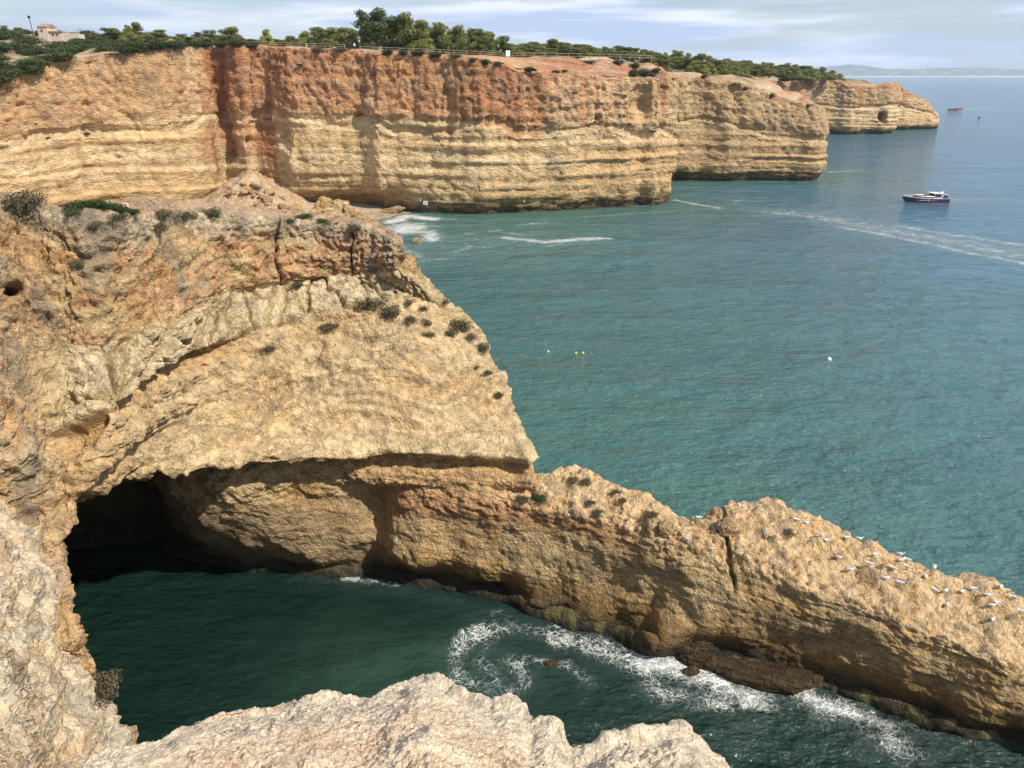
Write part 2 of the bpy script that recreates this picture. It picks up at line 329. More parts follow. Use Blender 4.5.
rcol(U(430, 491, 7.8), U(432, 520, 5.7), U(440, 560, 3), U(452, 592), ins(U(430, 489, 8.3), 0, 2.3, .8), (0, 4))
rcol(U(500, 497, 7.9), U(502, 527, 5.8), U(508, 570, 2.8), U(515, 606), ins(U(510, 480, 8.4), 0, 1.0, 0), (.5, 4))
rcol(U(560, 508, 7.5), U(560, 535, 5.9), U(562, 582, 2.7), U(566, 622), U(585, 473, 8.4))
rcol(U(620, 522, 7.2), U(616, 548, 5.7), U(612, 596, 2.7), U(620, 640), U(630, 492, 7.9))
rcol(U(675, 545, 6.8), U(668, 570, 5.3), U(665, 615, 2.7), U(675, 655), U(680, 523, 7.35))
rcol(U(728, 560, 6.5), U(728, 592, 5.1), U(735, 635, 2.5), U(745, 672), U(722, 515, 7.4))
rcol(U(745, 556, 6.9), U(755, 598, 5.1), U(770, 643, 2.5), U(780, 681), U(738, 505, 7.6))
rcol(U(805, 580, 6.4), U(815, 613, 4.9), U(828, 658, 2.4), U(838, 697), U(805, 522, 7.1))
rcol(U(885, 612, 5.9), U(893, 645, 4.5), U(900, 684, 2.2), U(908, 715), U(868, 548, 6.8))
rcol(U(950, 640, 5.5), U(955, 668, 4.1), U(962, 706, 2.0), U(968, 738), U(945, 580, 6.2))
rcol(U(1010, 662, 5.0), U(1018, 694, 3.7), U(1025, 726, 1.8), U(1035, 752), U(1015, 600, 5.6))
rcol(U(1110, 708, 4.1), U(1120, 735, 3.0), U(1125, 770, 1.4), U(1135, 795), U(1110, 648, 4.7))
rcol(U(1250, 790, 2.6), U(1255, 810, 2), U(1260, 835, 1), U(1270, 860), U(1245, 735, 3))
rcol(U(1370, 890, 0), U(1370, 895, -.3), U(1370, 900, -.5), U(1370, 905, -1), U(1370, 870, -.5))
Q, UU, VV = loft(rc, .115, rowres=[.5, .25, .11, .1, .1, .11, .11, .4])
Nn = normals(blur(Q, 6)); P = Q; px_, py_, _d = project(Q)
warp = np.stack([fbm(P/3., 2, 190), fbm(P/3., 2, 191), fbm(P/3., 2, 192)], -1)
# bedding that dips to the right, as on the ridge
R_ = P@np.array([[.92, 0, .2], [.3, 1, .35], [-.2, 0, 1.]])
f1, f2, cid = worley((R_+warp)*V3(1/3.4, 1/3.4, 1/1.5), 13)
g1, g2, gid = worley((R_+warp*.4)*V3(1/.75, 1/.75, 1/.5), 15)
topm = sst(1.6, 2.0, VV)*(1-sst(3.0, 3.45, VV))*sst(8.3, 9.5, UU)
facem = sst(3.0, 3.5, VV)
fm = 1-.72*sst(3.25, 3.9, VV)
d = .75*fbm(P/5., 3, 101)+.22*ridged(R_/2.2, 4, 120, .5)*fm+.10*fbm(P*V3(1, 1, .45)/1.2, 3, 121)
d += ((np.minimum(f2-f1, .22)-.14)*.5+(cid-.5)*.28)*fm
d += ((np.minimum(g2-g1, .25)-.15)*.5+(gid-.5)*.3)*(.10+.60*topm)
d += topm*(.26*ridged(P/.8, 4, 160, .6)+.34*ridged(R_/1.9, 3, 168, .6)-.22)
h1, h2, hid = worley((R_+warp*.2)/V3(.5, .5, .28), 16); d += ((hid-.5)*.16+(np.minimum(h2-h1, .3)-.15)*.22)*(1-.65*sst(3.25, 3.9, VV))
lay = R_[..., 2]+.5*fbm(P/4, 2, 140)
d += .06*perlin(np.stack([lay*1.7, 0*lay, P[..., 0]*.05], -1), 141)*facem+.05*perlin(np.stack([lay*4.2, 0*lay, P[..., 0]*.05], -1), 143)
d += .07*fbm(P/.4, 3, 177)
# crack between the two blocks of the ridge, boulder notch, lump at the ridge head
crk = np.exp(-((px_-(727+.12*(py_-540)+3*fbm(P/.8, 2, 167)))/1.9)**2)*(1-sst(575, 600, py_))*(VV > 1.7)*(VV < 5)*(UU > 10); d -= .75*crk
d = d*1.0
for bx, by, rx, ry, a in ((400, 600, 30, 10, .3), (585, 612, 32, 14, 1.2), (660, 632, 26, 12, 1.4), (700, 648, 16, 8, .8), (540, 598, 26, 7, .7), (770, 675, 30, 7, .7), (940, 722, 40, 8, .5), (755, 560, 40, 25, .1), (860, 600, 50, 26, .15)):
    d += a*np.exp(-((px_-bx)/rx)**2-((py_-by)/ry)**2)*(VV > 3.2)*(VV < 7.6)
for bx, by, rx, ry, a in ((612, 590, 26, 22, .8), (375, 520, 13, 40, .9), (800, 650, 50, 12, .7), (930, 690, 46, 12, .5), (650, 612, 14, 18, .4)):
    d -= a*np.exp(-((px_-bx)/rx)**2-((py_-by)/ry)**2)*(VV > 3.2)*(VV < 7.6)
d = d*sst(.5, 1.8, VV)
RQ = Q+Nn*d[..., None]
z = RQ[..., 2]
t = fbm(P/4., 3, 131); t2 = fbm(P/1.2, 3, 133); t3 = fbm(R_/V3(2.5, 2.5, .5), 3, 135)
c = mixc(V3(.52, .38, .20), V3(.54, .345, .155), sst(-.2, .4, t))
c = mixc(c, V3(.33, .255, .16), sst(.0, .5, t3)*.7)
c = mixc(c, V3(.52, .40, .24), sst(.15, .5, t2)*.6)
pinkb = sst(2.8, 3.1, VV)*(1-sst(3.5, 4.1, VV+.4*t))*sst(5.5, 6.5, UU)*(1-sst(10.5, 12, UU))
c = mixc(c, V3(.47, .26, .13), pinkb*.85)
c = mixc(c, mixc(V3(.63, .46, .27), V3(.56, .37, .19), sst(-.1, .4, t2)), (topm+(1-sst(2, 2.2, VV)))*.9*sst(8, 9.5, UU))
c = mixc(c, GREY*1.1, topm*sst(.12, .4, fbm(P/.7, 3, 137))*.55)
ochr = sst(4.6, 5.5, VV+.3*t)*sst(5, 7, UU)
c = mixc(c, V3(.40, .235, .08), ochr*.8)
c = mixc(c, V3(.09, .065, .035), (1-sst(3.4, 5.6, UU))*(1-sst(5.0, 8.5, z+t))*.93)  # cave walls browned: wet rock, with the cave's shade painted in
c = mixc(c, V3(.13, .09, .038), (1-sst(.9, 3.2, z-.7*t2))*.85)
c = mixc(c, V3(.33, .235, .13), sst(3.4, 4, VV)*sst(3.5, 5, UU)*(1-sst(6.6, 7.4, UU))*.75)  # lower wall under the lip browned to paint in its shade
c = c*(1-.14*sst(3.3, 3.8, VV)*sst(6.8, 7.6, UU))[..., None]*V3(1.0, .98, .93)  # ridge face darkened: its dimness in grazing light put into the colour
c = mixc(c, FOOT, (1-sst(.45, 1.7, z-.7*t)))
c = mixc(c, FOOT, (1-sst(3.6, 5.2, UU))*(1-sst(2, 4.5, z+t)))  # near-black low in the cave: wet rock plus painted shade
c = mixc(c, V3(.2, .18, .07), sst(5.9, 6.3, VV)*sst(0, .3, t2)*.6*(UU > 9))
c = c*(1+.14*perlin(np.stack([lay*5, 0*lay, P[..., 0]*.1], -1), 145)*facem)[..., None]
c = mixc(c, GREY*.6, (1-sst(.0, .06, f2-f1))*.3)
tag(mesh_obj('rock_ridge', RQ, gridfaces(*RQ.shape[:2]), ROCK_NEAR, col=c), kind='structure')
RUU, RVV = UU, VV

# ============================================================ FOREGROUND ROCK, left side of the cove edge
sc_ = []
def scol(rim, i1, i2, i3):
    sc_.append([i3, i2, i1, rim, ins(rim, .12, .1, -.7), ins(rim, -.4, .1, -4), ins(rim, -1.5, 0, -12), ins(rim, -2, 0, -34)])
scol(W(-16, 15, 27.5), W(-18, 14, 28.5), W(-22, 12, 29), W(-30, 6, 30))
scol(U(-110, 455, 28), U(-160, 470, 28.6), U(-260, 500, 29), W(-20, 4, 30))
scol(U(0, 500, 27.6), U(-40, 515, 28.1), U(-170, 545, 28.8), W(-13, 3, 30))
scol(U(30, 524, 27.3), U(-10, 545, 27.9), U(-150, 590, 28.8), W(-11, 2.4, 30))
scol(U(56, 575, 26.9), U(15, 590, 27.7), U(-120, 630, 28.8), W(-10, 2, 30))
scol(U(55, 622, 26.8), U(15, 630, 27.6), U(-110, 660, 28.7), W(-9, 1.6, 30))
scol(U(84, 655, 26.3), U(30, 665, 27.4), U(-100, 700, 28.7), W(-8, 1.2, 30))
scol(U(98, 688, 26.1), U(40, 700, 27.3), U(-90, 740, 28.7), W(-7, 1, 30))
scol(U(118, 724, 25.7), U(58, 742, 27.1), U(-70, 780, 28.6), W(-6, .6, 30))
scol(U(130, 768, 25.6), U(75, 800, 27), U(-50, 840, 28.5), W(-5, .2, 30))
scol(U(146, 860, 25.6), U(90, 900, 26.9), U(-30, 920, 28.4), W(-4, -.4, 30))
Q, UU, VV = loft(sc_, .03, rowres=[.25, .03, .025, .03, .1, .5, 2])
Nn = normals(blur(Q, 8)); P = Q
warp = np.stack([fbm(P/.9, 2, 290), fbm(P/.9, 2, 291), fbm(P/.9, 2, 292)], -1)*.3
f1, f2, cid = worley((P+warp)/.75, 23); g1, g2, gid = worley((P+warp*.5)/.24, 25); e1, e2, eid = worley((P+warp*.3)/.09, 27)
d = .22*fbm(P/1.6, 3, 201)+.16*ridged(P/.7, 5, 220, .6)+(np.minimum(f2-f1, .25)-.15)*.28+(cid-.5)*.14
d += (np.minimum(g2-g1, .25)-.15)*.12+(gid-.5)*.07+(np.minimum(e2-e1, .25)-.15)*.035+(eid-.5)*.02
SQ = Q+Nn*d[..., None]
t = fbm(P/.9, 3, 231); t2 = fbm(P/.3, 3, 233); t3 = fbm(P/.5, 4, 235)
c = mixc(V3(.62, .49, .32), V3(.58, .41, .24), sst(-.2, .35, t)); c = mixc(c, V3(.68, .58, .42), sst(.05, .4, t2)*.7)
c = mixc(c, V3(.33, .28, .22), sst(.10, .42, t3)*.65)
c = mixc(c, V3(.54, .33, .14), sst(3.0, 3.5, VV+.3*t)*.85)
c = mixc(c, V3(.27, .24, .19), (1-sst(0, .05, f2-f1))*.45)
tag(mesh_obj('cove_edge', SQ, gridfaces(*SQ.shape[:2]), ROCK_SIDE, col=c), kind='structure')

# ============================================================ FOREGROUND LEDGE under the camera
rim = [(-60, 850), (40, 800), (78, 768), (112, 757), (150, 748), (180, 735), (210, 723), (235, 715), (262, 713), (300, 702), (330, 705), (360, 707), (385, 697), (402, 690), (418, 684), (432, 684), (446, 693), (458, 701), (475, 710),
       (492, 716), (508, 713), (520, 720), (532, 733), (548, 731), (560, 740), (566, 758), (573, 766), (600, 760), (622, 750), (640, 746), (662, 744), (682, 742), (698, 752), (716, 772), (760, 800), (860, 830), (1000, 870)]
fc = [[W(-6, -1.5, 31), W(-4, -.5, 30.4), W(-2.6, .8, 29.9), W(-2.3, 1.1, 29.6), W(-2.3, 1.1, 28), W(-2.5, 0, 22), W(-3, 0, -3)]]
for a, b in rim:
    zz = 29.7+.12*math.sin(a*.013)
    r = U(a, b, zz)
    fc.append([(r[0]*1.1, -1.5, 31.2), (r[0]*.9, .6, 30.7), U(a*.97+10, b+75, 30.15), r, ins(r, .02, .18, -.5), ins(r, 0, -.3, -6), ins(r, 0, -2, -33)])
for a in ((6, 2.5), (12, -1), (20, -8), (34, -20)):
    r = (a[0], a[1], 30)
    fc.append([ins(r, -1, -9, 1), ins(r, -.6, -4, .7), ins(r, -.3, -1.5, .3), r, ins(r, .1, .3, -.8), ins(r, 0, 0, -6), ins(r, 0, -2, -33)])
fc = fc[:-4]+[fc[-4], fc[-3], fc[-2], fc[-1]]
P0 = np.array(fc, float); xu = [0.]
for k in range(len(fc)-1):
    L = np.linalg.norm(P0[k+1, 3]-P0[k, 3]); n = max(2, min(90, int(L/.009))); xu += list(k+np.arange(1, n+1)/n)
xu = np.array(xu); xv = params(P0[2:-5].swapaxes(0, 1), .02, resl=[.15, .03, .009, .02, .3, 2])
Q = cr(P0, xu); Q = cr(Q.swapaxes(0, 1), xv).swapaxes(0, 1)
UU, VV = np.meshgrid(xu, xv, indexing='ij'); Nn = normals(blur(Q, 10)); P = Q
warp = np.stack([fbm(P/.4, 2, 390), fbm(P/.4, 2, 391), fbm(P/.4, 2, 392)], -1)*.12
g1, g2, gid = worley((P+warp)/.17, 35); e1, e2, eid = worley((P+warp*.6)/.05, 37)
d = .06*fbm(P/.6, 4, 301)+.030*ridged(P/.22, 5, 320, .6)+(np.minimum(g2-g1, .2)-.12)*.04+(gid-.5)*.018
d += ((np.minimum(e2-e1, .3)-.15)*.022+(eid-.5)*.014+.012*ridged(P/.03, 3, 346))*sst(-.2, .3, fbm(P/.4, 2, 344)+.2)
LQ = Q+Nn*d[..., None]
t = fbm(P/.5, 3, 331); t2 = fbm(P/.12, 3, 333); t3 = fbm(P/.22, 4, 335)
c = mixc(V3(.70, .54, .36), V3(.66, .46, .29), sst(-.2, .35, t)); c = mixc(c, V3(.76, .63, .45), sst(.0, .35, t2)*.6)
edge = sst(2.35, 2.8, VV+.3*t)
c = mixc(c, mixc(V3(.68, .57, .42), V3(.48, .41, .32), sst(.05, .45, t3)), edge*.75)
c = mixc(c, V3(.36, .31, .25), sst(.3, .5, t3)*.5)
tag(mesh_obj('cliff_edge', LQ, gridfaces(*LQ.shape[:2]), ROCK_FORE, col=c), kind='structure')

# ============================================================ FAR CLIFFS: coastline path (x, y, rim z, taper)
def wp(px, Y, rimpy, tap=1.0):
    dd = CP*Y+SP*(H-8); return ((px-512)/F*dd, Y, zat(Y+2, rimpy), tap)
path = [(-230, 60, 34, 1), (-190, 95, 33, 1), (-150, 128, 32, 1), wp(0, 165, 80), wp(50, 175, 67), wp(100, 184, 60), wp(150, 190, 53), wp(196, 197, 48), wp(214, 203, 47), wp(228, 208, 47), wp(250, 204, 46), wp(262, 206, 46), wp(282, 203.5, 47), wp(298, 201, 48),
        wp(345, 201, 50), wp(366, 200, 52), wp(380, 198, 53), wp(400, 199, 54.5), wp(440, 198, 57), wp(480, 196, 59), wp(500, 198, 61), wp(520, 199, 69), wp(560, 202, 74), wp(600, 206, 75), wp(628, 208, 76),
        wp(640, 211, 77), wp(655, 211, 78), (39.5, 213, 34, 1), (43.5, 216, 33, 1), (45, 223, 32.5, 1), (41, 235, 33, 1), (41, 250, 33.3, 1), (45, 258, 33.5, 1),
        wp(676, 262, 79), wp(700, 263, 79), wp(730, 262, 83), wp(760, 263, 92, 1.6), wp(790, 263, 101, 2), wp(808, 262, 107, 2.6), (101, 263, 23.5, 2.6), (104, 267, 23, 2.2), (105, 276, 24, 1.5), (104, 295, 27, 1), (92, 340, 31, 1), (93, 395, 32.5, 1),
        wp(733, 440, 77), wp(780, 470, 82), (186, 481, 30.5, 1), wp(850, 478, 86), wp(872, 480, 87), (222, 480, 28, 1.6), (230, 487, 28, 1), (232, 503, 28, 1), (241, 511, 27.5, 1), wp(905, 515, 91), wp(922, 522, 97, 2), (274, 528, 15, 3), (280, 534, 11, 2.5), (282, 548, 12, 2), (275, 580, 20, 1), (240, 640, 26, 1), (150, 720, 30, 1), (0, 800, 34, 1)]
pa = np.array(path)
# normals of path (outward: to the right-hand seaward side)
tg = np.gradient(pa[:, :2], axis=0); tg /= np.linalg.norm(tg, axis=1)[:, None]
out = np.stack([tg[:, 1], -tg[:, 0]], 1)
prof = [(None, 9, -1.2), (None, 3.5, .15), (1.0, 1.6, 0), (.90, .8, 0), (.74, .3, 0), (.62, .2, 0), (.585, .7, 0), (.545, -.4, 0), (.34, -.9, 0), (.16, -.9, 0), (.07, -.6, 0), (.025, .5, 0), (-.001, .7, 0), (-.1, .7, 0)]
cc = []
for k in range(len(pa)):
    x, y, zr, tp = pa[k]; col_ = []; wob = .035*math.sin(k*1.7)+.03*math.sin(k*.6+1)
    for fz, off, dz in prof:
        o = off
        if fz is None: zz = zr+dz; o = off+1.6*tp
        else:
            zz = zr*(fz+(wob if .3 < fz < .8 else 0))
            if fz > .6: o = off*tp
        col_.append((x-out[k, 0]*o, y-out[k, 1]*o, zz))
    cc.append(col_)
P0 = np.array(cc, float); xu = [0.]
for k in range(len(cc)-1):
    L = np.linalg.norm(P0[k+1, 5]-P0[k, 5]); yy = P0[k, 5, 1]
    r = .36 if yy < 240 else (.5 if yy < 320 else .9)
    if k < 2 or yy > 600 or 29 <= k <= 31 or 41 <= k <= 43: r = 2.5
    n = max(2, int(L/r)); xu += list(k+np.arange(1, n+1)/n)
xu = np.array(xu); xv = params(P0[15:25].swapaxes(0, 1), .36, resl=[1, .4, .36, .36, .36, .3, .25, .36, .36, .36, .3, .3, 1])
Q = cr(P0, xu); Q = cr(Q.swapaxes(0, 1), xv).swapaxes(0, 1)
UU, VV = np.meshgrid(xu, xv, indexing='ij'); Nn = normals(blur(Q, 5)); P = Q
px_, py_, _d = project(Q)
ZR = np.interp(UU, np.arange(len(pa)), pa[:, 2]); fz = P[..., 2]/ZR
onA = 1-sst(27, 29, UU); onB = sst(31, 32, UU)*(1-sst(42, 43, UU)); onC = sst(43, 44, UU)
warp = np.stack([fbm(P/9., 2, 490), fbm(P/9., 2, 491), fbm(P/9., 2, 492)], -1)*2.5
f1, f2, cid = worley((P+warp)*V3(1/8., 1/8., 1/6.), 43); g1, g2, gid = worley((P+warp*.4)*V3(1/2.4, 1/2.4, 1/1.7), 45)
uppr = sst(.55, .66, fz)
d = 1.5*fbm(P*V3(1, 1, .35)/12., 3, 401)+.85*ridged(P*V3(1, 1, .3)/4.5, 4, 420, .55)*(.12+.88*uppr)
d += (np.minimum(f2-f1, .25)-.15)*.9+(cid-.5)*.5+((np.minimum(g2-g1, .25)-.15)*.8+(gid-.5)*.5)*(.3+.7*uppr)-.8
sh_ = P[..., 2]+.9*fbm(P/40., 2, 440)+.015*P[..., 0]
strat = perlin(np.stack([sh_*.45, 0*sh_, P[..., 0]*.01], -1), 441)+.8*perlin(np.stack([sh_*1.1, 0*sh_, P[..., 0]*.02], -1), 443)
bed = perlin(np.stack([sh_*.62, 0*sh_+.2, P[..., 0]*.006], -1), 448); bmod = .10+.42*sst(-.25, .5, fbm(P/V3(22, 22, 9), 3, 450)); d += bmod*np.tanh(bed*4)*(1-.7*uppr)+strat*.22+.14*perlin(np.stack([sh_*3.1, 0*sh_+.7, P[..., 0]*.03], -1), 444)*(1-uppr)
h1, h2, hid = worley((P+warp*.2)/V3(1, 1, .8), 47); d += (hid-.5)*.35*(.4+.6*uppr)
d += .45*ridged(P*V3(1, 1, .22)/1.8, 3, 478)*sst(.58, .66, fz)
d += .22*fbm(P/1.0, 3, 477)+.3*ridged(P/2., 3, 471)*sst(.6, .7, fz)
# gullies cut into the upper face (recess with buttresses)
for gx, w, y0, y1, dp in ((218, 4, 52, 165, 2.4), (262, 4, 58, 120, 1.6), (237, 3, 60, 110, .7), (282, 5, 112, 150, 1.6), (256, 4, 110, 135, 1.5), (372, 4, 55, 110, 1.0), (357, 4, 90, 125, 1.2), (446, 3, 62, 140, .9), (488, 4, 70, 125, 1.5), (640, 7, 85, 118, 1.8), (735, 5, 85, 120, 1.2), (85, 12, 100, 180, 1.0)):
    gxx = gx+(py_-y0)*(.10 if gx < 300 else .03)+5*fbm(P/9., 2, 460)
    d -= dp*np.exp(-((px_-gxx)/w)**2)*sst(y0-4, y0+6, py_)*(1-sst(y1-10, y1+6, py_))*(VV > 2)
for gx, gy, rx, ry, dp in ((263, 118, 4, 3.5, 2.2), (249, 141, 4, 4, 1.8), (357, 117, 4, 4, 2.0), (533, 122, 3, 2.5, 1.3), (598, 119, 3, 2.5, 1.2), (640, 104, 7, 5, 1.2), (24, 104, 5, 4, 1.2), (120, 158, 6, 2, 1.0), (292, 162, 4, 9, -1.8), (462, 118, 2.5, 6, 1.2)):
    d -= dp*np.exp(-((px_-gx)/rx)**2-((py_-gy)/ry)**2)*(VV > 2)*onA
# big sea-cut hollow above the beach
d -= 5.0*np.exp(-((px_-355)/52)**2-((py_-206)/12)**2)*(VV > 6)*onA
d -= 4*np.exp(-((px_-681)/7)**2-((py_-182)/10)**2)*(VV > 5)*(UU > 26)*(UU < 35)
d -= 14*np.exp(-(((px_-883)/3.0)**2+((py_-117)/4.6)**2)**2)*onC*(VV > 4)
d *= np.clip(.3+.7*sst(1.0, 2.4, VV), 0, 1)*np.where(VV < .5, 0, 1)
FQ = Q+Nn*d[..., None]
z = FQ[..., 2]
t = fbm(P/14., 3, 431); t2 = fbm(P/4., 3, 433); stk = fbm(P*V3(1, 1, .13)/2.6, 4, 435); stk2 = fbm(P*V3(1, 1, .1)/6, 3, 436); t3 = fbm(P/2, 3, 437)
base = mixc(V3(.56, .42, .235), V3(.64, .51, .31), sst(-.4, .4, t2+.5*bed)); base = mixc(base, V3(.50, .34, .165), sst(.0, .35, perlin(np.stack([sh_*.28, 0*sh_, P[..., 0]*.008], -1), 449))*.7); base = mixc(base, V3(.40, .30, .17), sst(.1, .5, stk)*.4)
rust = sst(185, 215, px_)*(1-sst(560, 640, px_))*onA
up = mixc(mixc(V3(.52, .38, .21), V3(.50, .265, .125), np.maximum(rust*.95, .35*(px_ < 215)*onA)), V3(.46, .29, .15), sst(-.2, .5, t+.5*stk)); up = mixc(up, V3(.34, .26, .17), sst(.0, .4, t3)*.55); up = mixc(up, V3(.52, .40, .25), sst(.1, .5, stk2)*.5)
red = sst(.55, 1.05, fz)*.45+.6*stk2+.3*stk
rm = np.zeros_like(red)
for a, b, w, s, lo in ((205, 292, 12, .62, .30), (376, 545, 14, .50, .58), (508, 543, 7, .8, .52), (380, 520, 10, .5, .9), (292, 372, 14, .30, .7), (0, 190, 20, .02, .8), (660, 672, 5, .38, .4), (545, 640, 10, .0, .8)):
    rm = np.maximum(rm, s*sst(a-w, a+w, px_)*(1-sst(b-w, b+w, px_))*sst(lo-.1, lo+.12, fz+.1*stk))
rm *= onA
red = np.clip(red-.25, 0, 1)*onA*.4*sst(150, 260, px_)+rm*(.65+.9*stk2+.5*stk)+onC*.35*sst(.75, 1, fz)+onB*.1*sst(.8, 1, fz)
c = mixc(base, up, sst(.50, .70, fz+.06*t2+.05*t3))
c = mixc(c, V3(.34, .26, .17), sst(.15, .5, stk)*.4*sst(.1, .2, fz))
c = mixc(c, RED, sst(.12, .75, red))
c = mixc(c, V3(.42, .22, .12), sst(.02, .4, red)*.4)
c = mixc(c, PALE, sst(.545, .56, fz)*(1-sst(.60, .615, fz))*.8*(1-rm))
c = mixc(c, mixc(V3(.38, .28, .14), V3(.48, .35, .18), sst(-.2, .3, t3)), (1-sst(.18, .34, fz+.05*t))*.6)
c = mixc(c, V3(.40, .30, .17)*.95, onB*.55)
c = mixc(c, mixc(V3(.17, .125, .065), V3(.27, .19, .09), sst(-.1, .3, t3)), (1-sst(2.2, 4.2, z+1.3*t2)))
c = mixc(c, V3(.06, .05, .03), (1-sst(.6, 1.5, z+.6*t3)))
c = mixc(c, V3(.24, .2, .15), sst(.25, .5, fbm(P/3., 3, 438))*.5*sst(.6, .7, fz))
c = mixc(c, mixc(V3(.37, .19, .11), V3(.44, .33, .21), sst(-.1, .35, t2)), 1-sst(1.8, 2.3, VV+.2*t3))
c = c*(1+(.22*perlin(np.stack([sh_*2.1, 0*sh_, P[..., 0]*.03], -1), 445)+.18*perlin(np.stack([sh_*.8, 0*sh_, P[..., 0]*.02], -1), 446))*(1-.6*sst(.6, .66, fz)))[..., None]
c = mixc(c, GREY*.75, (1-sst(0, .06, f2-f1))*.2)*V3(1.10, 1.02, .95)
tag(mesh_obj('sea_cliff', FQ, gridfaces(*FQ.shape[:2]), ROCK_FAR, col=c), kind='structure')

# ============================================================ PLATEAU behind the far cliffs
land = np.vstack([pa[:, :2], [[-500, 900], [-700, 300], [-500, 0], [-240, 20]]])
seg = []
def inpoly(X, Y, poly):
    r = np.zeros(X.shape, bool); n = len(poly)
    for i in range(n):
        x1, y1 = poly[i]; x2, y2 = poly[(i+1) % n]
        if y1 == y2: continue
        c_ = ((y1 > Y) != (y2 > Y)) & (X < (x2-x1)*(Y-y1)/(y2-y1)+x1); r ^= c_
    return r
def dist_path(X, Y, pts):
    D = np.full(X.shape, 1e9)
    for (x1, y1), (x2, y2) in zip(pts[:-1], pts[1:]):
        dx, dy = x2-x1, y2-y1; L = dx*dx+dy*dy+1e-9
        tt = np.clip(((X-x1)*dx+(Y-y1)*dy)/L, 0, 1)
        D = np.minimum(D, np.hypot(X-x1-tt*dx, Y-y1-tt*dy))
    return D
pp = [(p_[0]-out[k, 0]*3, p_[1]-out[k, 1]*3, p_[2]) for k, p_ in enumerate(pa)]
def inland(px, Y, py): dd = CP*Y; return ((px-512)/F*dd, Y, zat(Y, py))
for a in [(0, 200, 66), (0, 260, 48), (0, 330, 36), (40, 210, 58), (60, 320, 35), (90, 260, 44), (130, 230, 47), (150, 300, 37), (180, 212, 46), (200, 260, 40), (250, 225, 45), (250, 300, 41), (300, 218, 47.5), (300, 280, 44), (350, 218, 49), (350, 260, 48), (400, 212, 51.5), (400, 235, 51), (450, 212, 54), (450, 240, 53), (480, 210, 55.5),
          (500, 212, 57), (520, 218, 57.5), (560, 224, 58.5), (600, 226, 60), (645, 228, 61.5), (520, 250, 57), (600, 260, 58), (640, 224, 70), (650, 270, 64), (685, 275, 72), (720, 290, 75), (760, 300, 80), (700, 330, 70), (760, 380, 75), (790, 480, 77), (760, 520, 74), (840, 510, 80), (850, 560, 79), (880, 530, 84),
          (600, 340, 55), (500, 340, 52), (400, 340, 48), (-100, 260, 40), (-200, 200, 45), (700, 450, 66), (600, 500, 56)]:
    pp.append(inland(*a))
pp += [(-300, 100, 38), (-400, 300, 50), (-300, 500, 50), (0, 600, 44), (-500, 800, 45), (100, 700, 36)]
pp = np.array(pp)
def hgt(X, Y):
    X = np.asarray(X, float); Y = np.asarray(Y, float); num = 0; den = 0
    for x, y, zz in pp:
        w = 1/(((X-x)**2+(Y-y)**2)+4)**1.6; num = num+w*zz; den = den+w
    return num/den
xs = np.concatenate([np.arange(-700, -150, 9), np.arange(-150, 110, 1.3), np.arange(110, 330, 4)])
ys = np.concatenate([np.arange(0, 150, 5), np.arange(150, 260, 1.2), np.arange(260, 420, 2.5), np.arange(420, 900, 6)])
X, Y = np.meshgrid(xs, ys, indexing='ij')
Zp = hgt(X, Y); D = dist_path(X, Y, pa[:, :2]); I = inpoly(X, Y, land)
P = np.stack([X, Y, 0*X], -1)
Zp = Zp+.5*fbm(P/9, 4, 500)*sst(3, 9, D)+.5*ridged(P/5, 3, 505)*sst(3, 9, D)*(X > 5)*(Y < 260)
c = mixc(V3(.42, .25, .14), V3(.46, .36, .23), sst(-.2, .35, fbm(P/12, 3, 501)))
redt = sst(2, 10, X)*(1-sst(42, 60, X))*(Y < 245)
c = mixc(c, mixc(V3(.33, .145, .075), V3(.42, .28, .18), sst(-.05, .3, fbm(P/V3(7, 2.2, 1), 4, 502))), redt*.9)
c = mixc(c, V3(.10, .12, .05), sst(.05, .3, fbm(P/6, 3, 503)+.25)*sst(12, 25, D)*.8)
fcs = gridfaces(*X.shape)
ok = (I & (D > 3.2)).ravel(); fcs = fcs[ok[fcs].all(1)]
X_PL, Y_PL, Z_PL, ok_PL = X, Y, Zp, ok
tag(mesh_obj('plateau', np.stack([X, Y, Zp], -1), fcs, SOIL, smooth=True, col=c), kind='structure')
def ground(x, y): return float(hgt(x, y))

# beach and rubble slope at the foot of the far cliff
xs = np.arange(-100, -14, .6); ys = np.arange(70, 222, .8); X, Y = np.meshgrid(xs, ys, indexing='ij'); P = np.stack([X, Y, 0*X], -1)
sx = np.interp(Y, [60, 100, 130, 160, 175, 185, 193, 200, 206, 222], [-40, -42, -42, -44, -42, -37, -31, -27, -23, -16])
Z = .075*(sx-X)+.05*fbm(P/6, 3, 520)
rub = 10.3-.62*np.hypot((X+66), (Y-200)*.9)
rub2 = rub+1.0*fbm(P/4, 4, 521)+.8*ridged(P/2.2, 3, 522)
g1, g2, gid = worley(P/1.9, 61); rub2 += (gid-.5)*1.0+np.minimum(g2-g1, .3)
Z = np.maximum(Z, np.minimum(rub2, Z+14)); Z = np.clip(Z, -4, 16)
isr = sst(0, .6, rub2-(.075*(sx-X)))
c = mixc(mixc(V3(.38, .29, .20), V3(.52, .41, .28), sst(.2, .9, Z)), mixc(V3(.48, .30, .17), V3(.52, .40, .25), sst(-.2, .3, fbm(P/2, 3, 523))), isr)
tag(mesh_obj('beach', np.stack([X, Y, Z], -1), gridfaces(*X.shape), ROCK_FAR, col=c), kind='structure')

